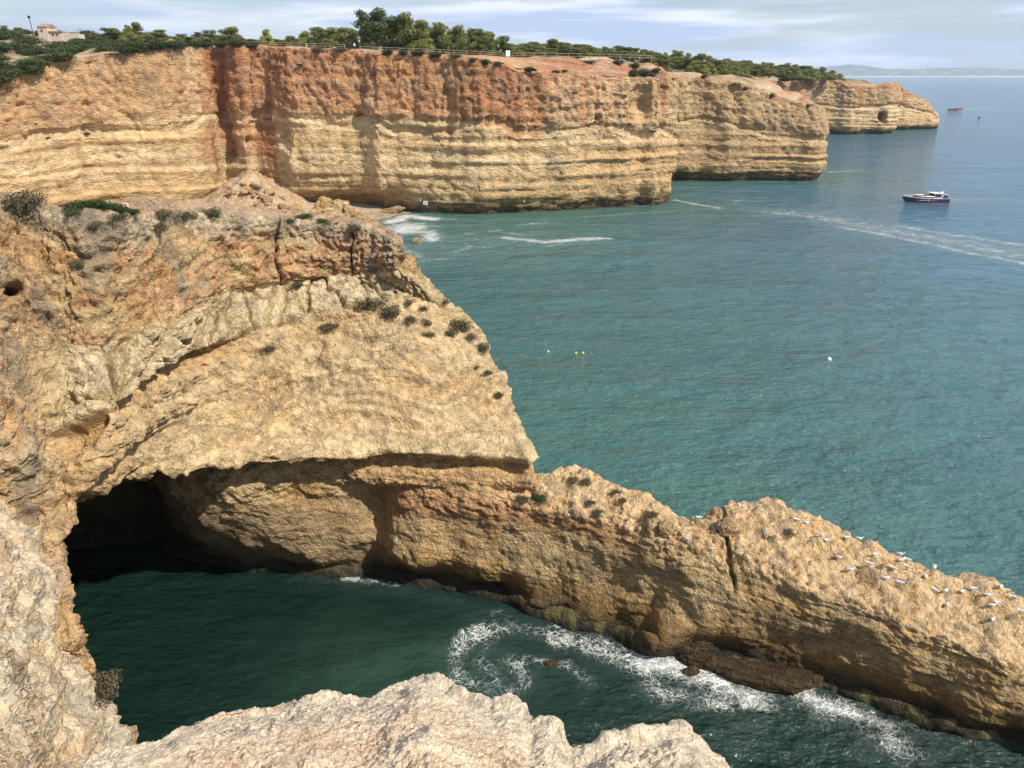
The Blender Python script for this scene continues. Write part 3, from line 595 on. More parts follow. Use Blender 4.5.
# ============================================================ SEA
def axis(parts):
    o = []
    for a, b, s in parts: o += list(np.arange(a, b, s))
    return o
gx = [125*1.16**k for k in range(1, 34)]
xs = [-v for v in reversed([60*1.3**k for k in range(1, 22)])]+axis([(-60, -40, 1), (-40, 42, .2), (42, 125, .7)])+gx
gy = [330*1.11**k for k in range(1, 37)]
ys = [-2000, -700, -200, -60, -20]+axis([(-5, 20, 1), (20, 58, .2), (58, 120, .5), (120, 330, .8)])+gy
xs = np.array(xs); ys = np.array(ys)
X, Y = np.meshgrid(xs, ys, indexing='ij'); P = np.stack([X, Y, 0*X], -1)
spx, spy, sdp = project(P)
near = sst(-45, -38, X)*(1-sst(36, 50, X))*sst(12, 20, Y)*(1-sst(52, 64, Y))
mid = sst(-60, -50, X)*(1-sst(105, 125, X))*sst(12, 20, Y)*(1-sst(200, 320, Y))
Z = near*(.09*fbm(P/2.0, 3, 601)+.07*fbm(P/V3(5, 3, 1), 2, 605))+mid*(.16*fbm(P/V3(8, 5, 1), 3, 603))
foam = np.zeros(X.shape)
def fline(pts, wpx, s, pxw=True, e=1.6):
    """foam along a line given by points on the sea surface; width in metres"""
    global foam
    w = np.array([U(*p_[:2])[:2] for p_ in pts])
    D = dist_path(X, Y, w)
    foam = np.maximum(foam, s*np.exp(-(D/wpx)**e))
def fblob(px, py, rx, ry, s):
    global foam
    x, y, _ = U(px, py); foam = np.maximum(foam, s*np.exp(-((X-x)/rx)**2-((Y-y)/ry)**2))
# in the cove
ring = [(458, 650), (470, 635), (500, 628), (540, 632), (570, 640), (600, 645)]
fline(ring, 1.3, .5); fline([(450, 655), (455, 675), (475, 690), (510, 692), (530, 680), (520, 665)], 1.40, 0.42)
fline([(490, 640), (480, 660), (500, 680)], 1.22, 0.42); fline([(540, 662), (570, 668), (590, 682)], 0.88, 0.49); fline([(470, 618), (520, 628), (600, 640)], 0.88, 0.29)
fline([(600, 650), (640, 665), (690, 672), (730, 690), (760, 700)], 1.75, 0.67); fline([(620, 655), (660, 690), (700, 700)], 1.57, 0.47)
fline([(640, 658), (680, 662), (720, 682)], 1.40, 0.79); fline([(680, 690), (720, 702), (760, 700)], 1.40, 0.53)
fline([(790, 682), (815, 700), (850, 712), (885, 722)], 1.14, 0.79); fline([(800, 705), (850, 722), (890, 740), (912, 762)], 1.40, 0.53)
fline([(905, 720), (940, 735), (1000, 752)], 0.88, 0.37); fline([(700, 715), (800, 735), (900, 768)], 2.80, 0.23); fline([(480, 690), (600, 700), (700, 740)], 3.15, 0.15)
fline([(345, 578), (395, 584)], 0.61, 0.59); fline([(300, 578), (420, 590)], 0.88, 0.25); fline([(400, 590), (500, 612), (560, 628)], 0.88, 0.29)
fblob(700, 675, 2.4, 1.8, .7); fblob(500, 662, 3, 2.4, .36); fblob(850, 720, 2.5, 2, .5)
# far bay
fline([(505, 238), (545, 242), (580, 239), (605, 239)], 2.08, 0.80); fline([(500, 232), (530, 236)], 1.30, 0.50); fline([(560, 244), (545, 247)], 1.30, 0.50)
fline([(455, 252), (470, 246), (490, 247)], 1.69, 0.50); fline([(430, 240), (480, 232), (520, 228)], 2.34, 0.42); fline([(520, 225), (545, 223)], 1.30, 0.50); fline([(675, 200), (695, 204), (718, 208)], 1.30, 0.72); fline([(735, 201), (760, 201)], 1.30, 0.50)
fline([(640, 213), (672, 211)], 0.91, 0.50); fline([(405, 218), (470, 220), (560, 219), (640, 213)], 1.04, 0.45); fline([(672, 187), (829, 187)], 0.78, 0.40)
fblob(407, 228, 7, 10, .85); fline([(392, 222), (410, 216), (432, 219)], 3.25, 0.95); fline([(398, 232), (430, 232), (432, 240)], 3.12, 0.80); fline([(395, 245), (420, 258)], 3.90, 0.50); fline([(410, 262), (450, 258)], 2.60, 0.42)
fblob(470, 245, 24, 20, .30)
# wakes
wk = [(775, 212), (830, 219), (880, 229), (930, 238), (980, 248), (1040, 260)]
fline(wk, 6.5, .50); fline([(840, 227), (900, 237), (960, 251), (1040, 266)], 2.4, .60); fline([(900, 226), (960, 236), (1040, 248)], 3.2, .56); fline([(800, 214), (1040, 256)], 9, .44)
fline([(946, 199), (975, 204), (1010, 204)], 1.95, 0.45); fline([(985, 203), (1005, 205)], 1.56, 0.70)
fline([(962, 125), (975, 125), (968, 130)], 5.20, 0.90); fline([(955, 122), (985, 122)], 5.20, 0.50); fline([(940, 109), (948, 110)], 3.90, 0.90); fline([(955, 104), (985, 113), (1040, 119)], 10.40, 0.46)
fline([(640, 138+3), (680, 141), (829, 139)], 1.30, 0.30); fline([(829, 140), (885, 139)], 3.90, 0.55); fline([(890, 136), (920, 134), (941, 134)], 3.90, 0.50); fline([(830, 172), (850, 171)], 2.60, 0.50)
foam *= 1-sst(700, 1200, Y)*.3
shal = np.exp(-(dist_path(X, Y, pa[:34, :2])/32)**1.3)*.9
shal = np.maximum(shal, np.exp(-(dist_path(X, Y, pa[34:58, :2])/25)**1.3)*.75)
shal = np.maximum(shal, np.exp(-((X-0)/40)**2-((Y-195)/40)**2)*.95)
cove = np.exp(-((X+8)/13)**2-((Y-36)/10)**2)
shal = np.maximum(shal*(1-sst(-2, 1, np.interp(X, [-60, -40, -9, 3, 12, 26, 40], [56, 56, 47, 42.5, 38.5, 32, 26])-Y)*(Y < 60)), .85*np.exp(-((X+7)/6)**2-((Y-36)/4)**2)+.18*sst(0, 14, X)*(Y < 60)*(1-sst(26, 50, X)))
off = sst(70, 330, Y+1.3*X)
m, nt, b = newmat('sea_water'); L = nt.links.new
ge = N(nt, 'ShaderNodeNewGeometry')
def noise(sc3, detail, rough=.55, dist=0.):
    mp = N(nt, 'ShaderNodeMapping'); mp.inputs['Scale'].default_value = sc3; mp.inputs['Rotation'].default_value = (0, 0, .35); L(ge.outputs['Position'], mp.inputs['Vector'])
    n = N(nt, 'ShaderNodeTexNoise', i_Scale=1.0, i_Detail=detail, i_Roughness=rough, i_Distortion=dist); L(mp.outputs[0], n.inputs['Vector']); return n
A = lambda nm: N(nt, 'ShaderNodeAttribute', attribute_name=nm).outputs['Fac']
def mixrgb(f, a, b2):
    n = N(nt, 'ShaderNodeMix', data_type='RGBA')
    for s, v in ((0, f), (6, a), (7, b2)):
        if hasattr(v, 'links') or hasattr(v, 'is_linked'): L(v, n.inputs[s])
        else: n.inputs[s].default_value = v
    return n.outputs[2]
def math_(op, a, b2=None, c2=None, clamp=False):
    n = N(nt, 'ShaderNodeMath', operation=op, use_clamp=clamp)
    for i, v in enumerate((a, b2, c2)):
        if v is None: continue
        if hasattr(v, 'is_linked'): L(v, n.inputs[i])
        else: n.inputs[i].default_value = v
    return n.outputs[0]
patch = noise((.016, .03, .03), 4)
deep = mixrgb(A('off'), (.050, .138, .124, 1), (.070, .158, .235, 1))
pr = math_('MULTIPLY_ADD', patch.outputs['Fac'], 1.8, -.4, True)
deep2 = mixrgb(math_('MULTIPLY', pr, .6), deep, (.026, .078, .090, 1))
sh = mixrgb(math_('MULTIPLY', A('shal'), math_('MULTIPLY_ADD', pr, .6, .55)), deep2, (.075, .155, .105, 1))
covc = mixrgb(math_('MULTIPLY', A('shal'), .6), (.0035, .012, .007, 1), (.020, .062, .036, 1))  # darker cove water: dark rocky floor, plus cove shadow put into the colour
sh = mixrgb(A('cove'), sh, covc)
# foam web
w1 = noise((2.2, 2.2, 2.2), 3, .6, 1.2); w2 = noise((.8, .8, .8), 5, .7, 1.5)
ab1 = math_('ABSOLUTE', math_('SUBTRACT', w1.outputs['Fac'], .5)); ab2 = math_('ABSOLUTE', math_('SUBTRACT', w2.outputs['Fac'], .5))
vd = N(nt, 'ShaderNodeTexVoronoi', i_Scale=1.5); vd.feature = 'DISTANCE_TO_EDGE'
wd = noise((.9, .9, .9), 4, .65); va = N(nt, 'ShaderNodeVectorMath', operation='MULTIPLY_ADD'); L(wd.outputs['Color'], va.inputs[0]); va.inputs[1].default_value = (1.5, 1.5, 0); L(ge.outputs['Position'], va.inputs[2]); L(va.outputs[0], vd.inputs['Vector'])
ab3 = math_('MULTIPLY', vd.outputs['Distance'], .55)
web = math_('MAXIMUM', -1.0, math_('SUBTRACT', 1.0, math_('MULTIPLY', math_('MINIMUM', ab2, ab3), 23.0)))
w3 = noise((3.4, 3.4, 3.4), 5, .75); w4 = noise((.35, .35, .35), 3, .6)
web2 = math_('ADD', math_('MULTIPLY', web, .52), math_('MULTIPLY', w3.outputs['Fac'], .30))
web3 = math_('ADD', web2, math_('MULTIPLY_ADD', w4.outputs['Fac'], .9, -.42))
ft = math_('MULTIPLY', math_('SUBTRACT', math_('ADD', A('foam'), web3), .975), 4.4, clamp=True)
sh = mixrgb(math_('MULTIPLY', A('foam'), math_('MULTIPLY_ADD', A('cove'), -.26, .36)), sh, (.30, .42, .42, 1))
soft = math_('MULTIPLY', math_('SUBTRACT', math_('ADD', A('foam'), math_('MULTIPLY_ADD', w3.outputs['Fac'], .9, math_('MULTIPLY', w4.outputs['Fac'], .9))), 1.42), 2.6, clamp=True)
fa = math_('MAXIMUM', math_('MULTIPLY', ft, .95), math_('MULTIPLY', soft, .8))
colr = mixrgb(fa, sh, (.70, .72, .68, 1)); L(colr, b.inputs['Base Color'])
L(math_('MULTIPLY_ADD', ft, .5, .10), b.inputs['Roughness'])
b.inputs['IOR'].default_value = 1.33
# waves
v1 = noise((.30, .62, .5), 6, .6); v2 = noise((1.1, 2.0, 1), 4, .55); v3 = noise((.045, .11, .1), 3, .5)
hh = math_('ADD', math_('MULTIPLY', v1.outputs['Fac'], 1.5), math_('MULTIPLY', v2.outputs['Fac'], .42))
hh = math_('ADD', hh, math_('MULTIPLY', v3.outputs['Fac'], 3.2)); hh = math_('ADD', hh, math_('MULTIPLY', ft, .12))
calm = A('calm')
bp = N(nt, 'ShaderNodeBump', i_Distance=1.0); L(math_('MULTIPLY_ADD', calm, -.55, .95), bp.inputs['Strength']); L(hh, bp.inputs['Height']); L(bp.outputs[0], b.inputs['Normal'])
calm_a = np.clip(np.exp(-((X+8)/18)**2-((Y-38)/11)**2)*1.2, 0, 1)
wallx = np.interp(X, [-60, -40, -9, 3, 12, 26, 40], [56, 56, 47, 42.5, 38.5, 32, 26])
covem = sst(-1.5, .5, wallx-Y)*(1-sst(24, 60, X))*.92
SEAMAT = m
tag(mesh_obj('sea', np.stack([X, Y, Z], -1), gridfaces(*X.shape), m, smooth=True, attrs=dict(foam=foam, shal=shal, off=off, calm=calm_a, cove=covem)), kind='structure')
# sea bed so that nothing is hollow below
mesh_obj('seabed', [(-16000, -2000, -6), (16000, -2000, -6), (16000, 14000, -6), (-16000, 14000, -6)], [(0, 1, 2, 3)], simple('seabed_sand', (.05, .12, .12)))['kind'] = 'structure'

# ============================================================ DISTANT HILLS
xs = np.arange(-6000, 16000, 45); ys = np.linspace(11300, 13600, 26); X, Y = np.meshgrid(xs, ys, indexing='ij'); P = np.stack([X, Y, 0*X], -1)
ht = (130+70*fbm(P/1500, 4, 700)+45*fbm(P/420, 3, 701)); prof_ = sst(11300, 13000, Y)*(1-.4*sst(13200, 13600, Y))
fall = np.interp(X, [4500, 5600, 6100, 6900, 7600, 9000], [1.15, 1.3, 1.0, .85, .95, .9])
Z = .8*ht*prof_*fall+np.where(Y < 11320, -2, 4)
cl = mixc(V3(.10, .12, .08), V3(.22, .19, .15), sst(-.1, .2, fbm(P/200, 3, 702)))
cl = mixc(cl, V3(.6, .52, .40), (Z < 13)*1.0)
f1, f2, cid = worley(P/110, 71); cl = mixc(cl, V3(.75, .72, .68), (f1 < .22)*(cid > .55)*(Z < 95)*.9)
hm = rockmat('hill_ground', 8, .2, var=.2)
tag(mesh_obj('hills', np.stack([X, Y, Z], -1), gridfaces(*X.shape), hm, smooth=True, col=cl), kind='structure')

# ============================================================ THINGS
PROJ = {}
def pick(Qn, px, py, r=2.2, vmin=None):
    """frontmost surface point of a built rock surface near a view ray"""
    if id(Qn) not in PROJ:
        a, b_, d_ = project(Qn); PROJ[id(Qn)] = (a, b_, d_, normals(blur(Qn, 4)))
    a, b_, d_, nn = PROJ[id(Qn)]
    for k in (1, 2, 4, 8):
        m_ = (np.abs(a-px) < r*k) & (np.abs(b_-py) < r*k) & (d_ > 0)
        if m_.any():
            idx = np.argwhere(m_); dd = d_[m_]; j = idx[np.argmin(dd)]
            return Vector(Qn[tuple(j)]), Vector(nn[tuple(j)])
    return None, None
def onground(px, py, y0=185, y1=620):
    Ys = np.linspace(y0, y1, 240); xx = (px-512)/F*(CP*Ys-SP*5); zz = zat(Ys, py); g = hgt(xx, Ys)
    k = np.argmax(zz <= g)
    if not (zz <= g).any(): k = np.argmin(np.abs(zz-g))
    return float(xx[k]), float(Ys[k]), float(g[k])

PLP = np.stack([X_PL, Y_PL, Z_PL], -1).reshape(-1, 3)[ok_PL]
def pick2(px, py, r=1.5):
    best = None
    q, n_ = pick(FQ, px, py, r)
    if 'pl' not in PROJ: PROJ['pl'] = project(PLP)
    a, b_, d_ = PROJ['pl']
    for k in (1, 2, 4):
        m_ = (np.abs(a-px) < r*k) & (np.abs(b_-py) < r*k)
        if m_.any():
            j = np.nonzero(m_)[0][np.argmin(d_[m_])]; w_ = Vector(PLP[j])
            if q is None or d_[j] < float(project(np.array(q))[2]) or abs(project(np.array(q))[1]-py) > r*2: q = w_
            break
    return q
def leafcloud(lobes, n, size, seed, flat=.25):
    """n small leaf clumps spread through a set of lobes (x, y, z, rx, ry, rz)"""
    r = np.random.default_rng(seed); lb = np.array(lobes, float)
    w = lb[:, 3]*lb[:, 4]+lb[:, 4]*lb[:, 5]; i = r.choice(len(lb), n, p=w/w.sum())
    dv_ = r.normal(size=(n, 3)); dv_ /= np.linalg.norm(dv_, axis=1)[:, None]
    rad = r.random(n)**.33*(1+.10*r.normal(size=n)); c_ = lb[i, :3]+dv_*rad[:, None]*lb[i, 3:6]
    nrm = dv_+.7*r.normal(size=(n, 3)); nrm /= np.linalg.norm(nrm, axis=1)[:, None]
    a = np.cross(nrm, r.normal(size=(n, 3))); a /= np.linalg.norm(a, axis=1)[:, None]; b_ = np.cross(nrm, a)
    s = size*(.6+.8*r.random(n))[:, None]; a = a*s; b_ = b_*s*(.45+.4*r.random(n))[:, None]
    v = np.stack([c_-a, c_-b_+nrm*s*flat, c_+a, c_+b_+nrm*s*flat], 1).reshape(-1, 3)
    return v, np.arange(4*n).reshape(n, 4)
def tube(pts, rads, k=6, cap=True):
    pts = [Vector(p_) for p_ in pts]; v = []; f = []
    for i, p_ in enumerate(pts):
        t_ = (pts[min(i+1, len(pts)-1)]-pts[max(i-1, 0)]).normalized(); q = t_.to_track_quat('Z', 'Y')
        for j in range(k):
            an = 2*math.pi*j/k; v.append(p_+q@Vector((math.cos(an)*rads[i], math.sin(an)*rads[i], 0)))
    for i in range(len(pts)-1):
        for j in range(k): f.append((i*k+j, i*k+(j+1) % k, (i+1)*k+(j+1) % k, (i+1)*k+j))
    if cap: f.append(tuple(range(k-1, -1, -1))); f.append(tuple((len(pts)-1)*k+j for j in range(k)))
    return v, f
def join(parts):
    v = []; f = []
    for a, b_ in parts:
        o = len(v); v += [tuple(q) for q in a]; f += [tuple(o+i for i in q) for q in b_]
    return v, f
def bx(lo, hi, tz=0, bev=0):
    x0, y0, z0 = lo; x1, y1, z1 = hi
    v = [(x0, y0, z0), (x1, y0, z0), (x1, y1, z0), (x0, y1, z0), (x0, y0, z1), (x1, y0, z1), (x1, y1, z1), (x0, y1, z1)]
    return v, [(3, 2, 1, 0), (4, 5, 6, 7), (0, 1, 5, 4), (1, 2, 6, 5), (2, 3, 7, 6), (3, 0, 4, 7)]
def leafmat(name, c, var=.35, rough=.65):
    m_, nt_, b_ = newmat(name); L_ = nt_.links.new
    g = N(nt_, 'ShaderNodeNewGeometry'); oi = N(nt_, 'ShaderNodeObjectInfo')
    no = N(nt_, 'ShaderNodeTexNoise', i_Scale=.9, i_Detail=3.0); L_(g.outputs['Position'], no.inputs['Vector'])
    a = N(nt_, 'ShaderNodeMath', operation='MULTIPLY_ADD'); L_(g.outputs['Random Per Island'], a.inputs[0]); a.inputs[1].default_value = .5; L_(no.outputs['Fac'], a.inputs[2])
    a2 = N(nt_, 'ShaderNodeMath', operation='MULTIPLY_ADD'); L_(oi.outputs['Random'], a2.inputs[0]); a2.inputs[1].default_value = .45; L_(a.outputs[0], a2.inputs[2])
    mr = N(nt_, 'ShaderNodeMapRange'); mr.inputs[1].default_value = .45; mr.inputs[2].default_value = 1.5; L_(a2.outputs[0], mr.inputs[0])
    mx_ = N(nt_, 'ShaderNodeMix', data_type='RGBA'); L_(mr.outputs[0], mx_.inputs[0])
    mx_.inputs[6].default_value = tuple(q*(1-var) for q in c)+(1,); mx_.inputs[7].default_value = (c[0]*(1+var*1.5), c[1]*(1+var*1.1), c[2]*(1+var*.6), 1)
    L_(mx_.outputs[2], b_.inputs['Base Color']); b_.inputs['Roughness'].default_value = rough; b_.inputs['Specular IOR Level'].default_value = .2
    return m_
M_DARK = leafmat('foliage_dark_pine', (.055, .085, .032)); M_MID = leafmat('foliage_pine', (.140, .165, .050)); M_LIGHT = leafmat('foliage_young_pine', (.19, .215, .06))
M_SHRUB = leafmat('foliage_shrub', (.045, .068, .022)); M_JUN = leafmat('foliage_juniper', (.034, .066, .020)); M_DRY = leafmat('foliage_dry_bush', (.095, .085, .050), .3); M_GREYB = leafmat('foliage_grey_bush', (.075, .078, .045), .3)
M_BARK = simple('bark', (.12, .085, .06), .9, .3, 8); M_TWIG = simple('twig', (.16, .12, .08), .9, .2, 8)
def copy_tree(o, parent=None):
    c_ = o.copy(); COL.objects.link(c_); c_.parent = parent
    for ch in list(o.children):
        copy_tree(ch, c_)
    return c_
def treeproto(seed, kind):
    r = random.Random(seed); lobes = []; limbs = []
    n = dict(umbrella=22, round=24, cone=18, wide=26)[kind]
    for i in range(n):
        a = r.uniform(0, 6.28)
        if kind == 'umbrella': h = r.uniform(.28, .88); rr = r.uniform(.0, .34)*(1.25-abs(h-.6)); s = r.uniform(.10, .18)
        elif kind == 'round': h = r.uniform(.14, .86); rr = r.uniform(.0, .34)*math.sqrt(max(.1, 1-((h-.46)/.46)**2)); s = r.uniform(.10, .17)
        elif kind == 'wide': h = r.uniform(.10, .82); rr = r.uniform(.0, .40)*math.sqrt(max(.1, 1-((h-.38)/.5)**2)); s = r.uniform(.09, .15)
        else: h = .10+.78*i/n; rr = (.95-h)*.40*r.uniform(.2, 1); s = .07+.17*(1-h)*r.uniform(.7, 1.1)
        c_ = (rr*math.cos(a), rr*math.sin(a), h); lobes.append(c_+(s*1.15, s*1.15, s*.72))
        limbs.append(tube([(0, 0, max(.08, h-.28)), (c_[0]*.55, c_[1]*.55, h-.10), c_], [.016, .010, .004], 5))
    v, f = leafcloud(lobes, 7500, .019, seed)
    root = empty('pine_tree', (0, 0, -50))
    tr = join([tube([(0, 0, -.06), (.01, 0, .2), (-.008, .01, .5), (0, 0, .8)], [.032, .026, .018, .006], 7)]+limbs)
    mesh_obj('trunk', tr[0], tr[1], M_BARK, root)
    cr_ = mesh_obj('crown', v, f, {'umbrella': M_DARK, 'round': M_MID, 'cone': M_LIGHT, 'wide': M_MID}[kind], root)
    return root
protos = {('umbrella', 0): treeproto(1, 'umbrella'), ('round', 0): treeproto(2, 'round'), ('round', 1): treeproto(5, 'round'), ('cone', 0): treeproto(3, 'cone'), ('wide', 0): treeproto(4, 'wide'), ('wide', 1): treeproto(6, 'wide')}
firstuse = {}
def addtree(px, top, Y, kind, wpx, label, group=None, mat=None, bottom=None):
    x = (px-512)/F*(CP*Y-2.5); zb = ground(x, Y)-.3; zt = zat(Y, top); h = max(2.2, zt-zb)
    if bottom is not None: zb = min(zb, zt-2.0); h = zt-zb
    w = wpx/F*(CP*Y)*1.0
    k = (kind, random.randrange(2) if kind in ('round', 'wide') else 0); pr = protos[k]
    if k in firstuse: o = copy_tree(pr)
    else: o = pr; firstuse[k] = 1
    o.location = (x, Y, zb); o.rotation_euler = (0, 0, random.uniform(0, 6.28)); o.scale = (w/.70, w/.70, h/.98)
    for key in ('label', 'category', 'group'):
        if key in o: del o[key]
    tag(o, label, 'tree', group)
    return o
cl = 'pines behind the cliff top path'
for px, top, Y, kd, w, lab in [
    (377, 7, 226, 'umbrella', 33, 'dark broad umbrella pine, the tallest and darkest tree of the clifftop clump'),
    (404, 10, 228, 'round', 30, 'tall rounded green pine just right of the darkest umbrella pine'),
    (391, 17, 236, 'round', 24, 'dark pine filling the gap behind the two tallest clifftop pines'),
    (422, 16, 230, 'wide', 30, 'broad green pine sloping down from the top of the clifftop clump'),
    (441, 20, 227, 'round', 27, 'round green pine in the middle of the clifftop clump'),
    (425, 29, 219, 'cone', 20, 'small pale yellow-green pine in front of the big clifftop clump'),
    (457, 23, 228, 'round', 22, 'rounded pine right of the middle of the clifftop clump'),
    (475, 25, 230, 'wide', 24, 'dark pine with an uneven top, third from the right end of the clump'),
    (489, 30, 229, 'round', 20, 'smaller dark pine near the right end of the clifftop clump'),
    (503, 33, 231, 'wide', 18, 'lowest pine at the right end of the clump, above the white panel'),
    (352, 27, 232, 'cone', 16, 'pale thin pine standing just left of the dark umbrella pine'),
    (340, 24, 234, 'wide', 26, 'wide olive green pine left of the dark umbrella pine'),
    (322, 23, 236, 'wide', 26, 'wide light green pine in the left part of the clifftop row'),
    (306, 29, 238, 'cone', 20, 'pale olive pine, leftmost of the group beside the umbrella pine'),
    (291, 34, 240, 'wide', 14, 'small low pine left of the pale olive pine'),
    (268, 27, 240, 'cone', 17, 'isolated small green pine standing alone on the skyline'),
    (232, 25, 244, 'round', 22, 'compact round green tree alone above the red gully'),
    (211, 28, 248, 'wide', 16, 'light green tree left of the compact round tree above the gully'),
    (200, 31, 252, 'wide', 14, 'low tree in the gap between two skyline trees above the gully'),
    (184, 33, 252, 'wide', 14, 'low bushy tree near the left edge of the skyline row'),
    (163, 28, 256, 'wide', 18, 'pale green bushy tree right of the two round skyline trees'),
    (148, 31, 258, 'wide', 12, 'small low tree beside the pair of round skyline trees'),
    (140, 21, 256, 'round', 14, 'upright dark tree, the taller of the pair near the white house'),
    (131, 23, 254, 'cone', 15, 'yellow-green tree, left one of the pair near the white house'),
    (115, 25, 258, 'wide', 20, 'broad dark green tree right of the white house'),
    (24, 26, 300, 'wide', 8, 'small dark bush-like tree left of the mast on the skyline'),
    (10, 24, 305, 'wide', 8, 'small dark tree at the left end of the skyline')]:
    addtree(px, top, Y, kd, w, lab, 'trees on the cliff top skyline')
rf = random.Random(77)
for k in range(30):
    px = 186+k*(505-186)/29+rf.uniform(-4, 4)
    line = np.interp(px, [180, 230, 270, 300, 350, 375, 400, 440, 480, 505], [34, 34, 36, 33, 27, 20, 20, 26, 32, 37])
    addtree(px, line+rf.uniform(0, 4), rf.uniform(240, 262), rf.choice(['wide', 'round', 'wide']), rf.uniform(15, 24), 'mid green tree in the second row behind the skyline pines', 'second row of trees behind the skyline pines')
# the pine belt that runs along the cliff tops to the far headland
tops = [(505, 42), (520, 43), (545, 41), (563, 39), (575, 43), (600, 47), (640, 48), (670, 50), (700, 55), (735, 59), (770, 62), (800, 64), (825, 68), (842, 73), (852, 80)]
bots = [(505, 57), (560, 56), (620, 58), (650, 63), (700, 73), (740, 78), (790, 81), (820, 85), (852, 90)]
rr = random.Random(5)
for row in range(3):
    n = (44, 44, 40)[row]
    for i in range(n):
        px = 512+(848-512)*(i+rr.uniform(-.3, .3))/n
        tp = np.interp(px, *zip(*tops))-1.0+(0, 3.0, 6.0)[row]*np.interp(px, [500, 650, 850], [.8, 1, 1.4])+rr.uniform(-1.8, 2.2)
        bt = np.interp(px, *zip(*bots))
        x, Y, z_ = onground(px, bt-(5.0, 2.5, 0)[row]*np.interp(px, [500, 850], [.3, 1]), 222, 520)
        Y = max(Y, np.interp(px, [512, 650, 700, 790, 850], [232, 246, 285, 420, 500])+(40, 20, 0)[row])
        addtree(px, tp, Y, rr.choice(['round', 'wide', 'cone', 'wide', 'round']), rr.uniform(13, 20)*np.interp(px, [500, 850], [1.1, .8]), 'small green pine within the dense belt of pines along the far cliff tops', 'pine belt along the far cliff tops')
# ---- shrubs
def shrubproto(seed, mat, n=1100, name='shrub', flatz=.55, size=.060):
    r = random.Random(seed); lobes = []
    for i in range(11):
        a = r.uniform(0, 6.28); q = r.uniform(0, .62); s = r.uniform(.22, .42)
        lobes.append((q*math.cos(a), q*math.sin(a), s*.5+r.uniform(0, .18), s, s, s*.85))
    v, f = leafcloud(lobes, n, size, seed)
    v[:, 2] = v[:, 2]*flatz/.55
    root = empty(name, (0, 0, -50)); mesh_obj('foliage', v, f, mat, root)
    st = join([tube([(0, 0, -.15), (r.uniform(-.3, .3), r.uniform(-.3, .3), .3)], [.035, .012], 5) for _ in range(5)])
    mesh_obj('stems', st[0], st[1], M_TWIG, root)
    return root
SP_ = {'shrub': shrubproto(21, M_SHRUB, 2200, size=.042), 'shrub2': shrubproto(22, M_SHRUB, 2200, size=.042), 'juniper': shrubproto(23, M_JUN, 2400, 'juniper_shrub', size=.042), 'dry': shrubproto(24, M_DRY, 1500, 'dry_bush', size=.045), 'grey': shrubproto(25, M_GREYB, 1500, 'shrub', size=.045)}
used = {}
def addshrub(kind, loc, sxyz, label, group=None):
    pr = SP_[kind]
    o = copy_tree(pr) if kind in used else pr; used[kind] = 1
    o.location = loc; o.scale = sxyz; o.rotation_euler = (0, 0, random.uniform(0, 6.28))
    for key in ('label', 'category', 'group'):
        if key in o: del o[key]
    tag(o, label, 'shrub', group); return o
def rockshrub(Qn, kind, px, py, rpx, label, hh=1.0, sink=.15, group='bushes on the rocks'):
    p_, n_ = pick(Qn, px, py+rpx*.35)
    if p_ is None: return
    d_ = project(np.array(p_))[2]; s = rpx*1.3*d_/F
    addshrub(kind, p_-n_*s*sink, (s, s, s*hh), label, group)
for a in [('dry', 24, 203, 20, 'large dry grey-brown bush on the rock knob at the left edge', 1.1),
          ('grey', 72, 212, 6, 'small grey bush at the left end of the clifftop path'),
          ('dry', 78, 264, 8, 'small dark bush clinging to the reddish face below the path'),
          ('grey', 118, 213, 14, 'low grey-brown bush between the green mat and the rock rim', .6),
          ('dry', 95, 226, 7, 'tiny dry bush on the rim below the green mat'),
          ('dry', 160, 226, 9, 'dry bush growing on the rim below the wooden post'),
          ('dry', 167, 213, 11, 'grey bush behind the foot of the wooden post'),
          ('grey', 188, 211, 13, 'low grey bush right of the wooden post', .8),
          ('grey', 215, 209, 12, 'rounded grey bush on the rim, left of the rubble slope', .9),
          ('dry', 240, 228, 5, 'small dry tuft below the rim, left of the rim crack'),
          ('dry', 352, 231, 8, 'dark bush hanging over the right end of the rim'),
          ('dry', 375, 303, 17, 'largest dark bush on the pale shoulder of the headland', .9),
          ('dry', 397, 313, 12, 'dark bush just right of the largest bush on the shoulder', 1.2),
          ('dry', 331, 322, 11, 'lone dark bush on the pale face left of the shoulder', .6),
          ('dry', 270, 350, 8, 'small dark bush under the pale blocky band'),
          ('dry', 297, 283, 7, 'small bush in the pale blocky band'),
          ('dry', 427, 322, 8, 'small bush in the middle of the shoulder group'),
          ('dry', 432, 334, 7, 'lowest bush of the shoulder group'),
          ('grey', 424, 306, 6, 'small bush high on the shoulder edge'),
          ('dry', 444, 304, 6, 'small bush on the skyline edge of the shoulder'),
          ('dry', 465, 325, 13, 'tall dark bush at the edge of the headland above the sea', 1.3),
          ('grey', 484, 343, 12, 'brownish bush at the sea edge, right of the tall dark bush', .7),
          ('dry', 411, 317, 7, 'bush between the largest bush and the shoulder group'),
          ('grey', 452, 331, 8, 'grey bush left of the tall dark bush at the headland edge', .8),
          ('dry', 471, 336, 8, 'dark bush just below the tall dark bush at the headland edge', .8),
          ('dry', 410, 300, 6, 'small bush above the shoulder group, near the cap rock'),
          ('dry', 478, 366, 4, 'tiny bush on the pale edge, upper one of three'),
          ('dry', 490, 370, 5, 'tiny bush on the pale edge, right one of three'),
          ('dry', 500, 392, 6, 'tiny bush low on the pale edge of the headland')]:
    rockshrub(HQ, a[0], a[1], a[2], a[3], a[4], a[5] if len(a) > 5 else 1.0)
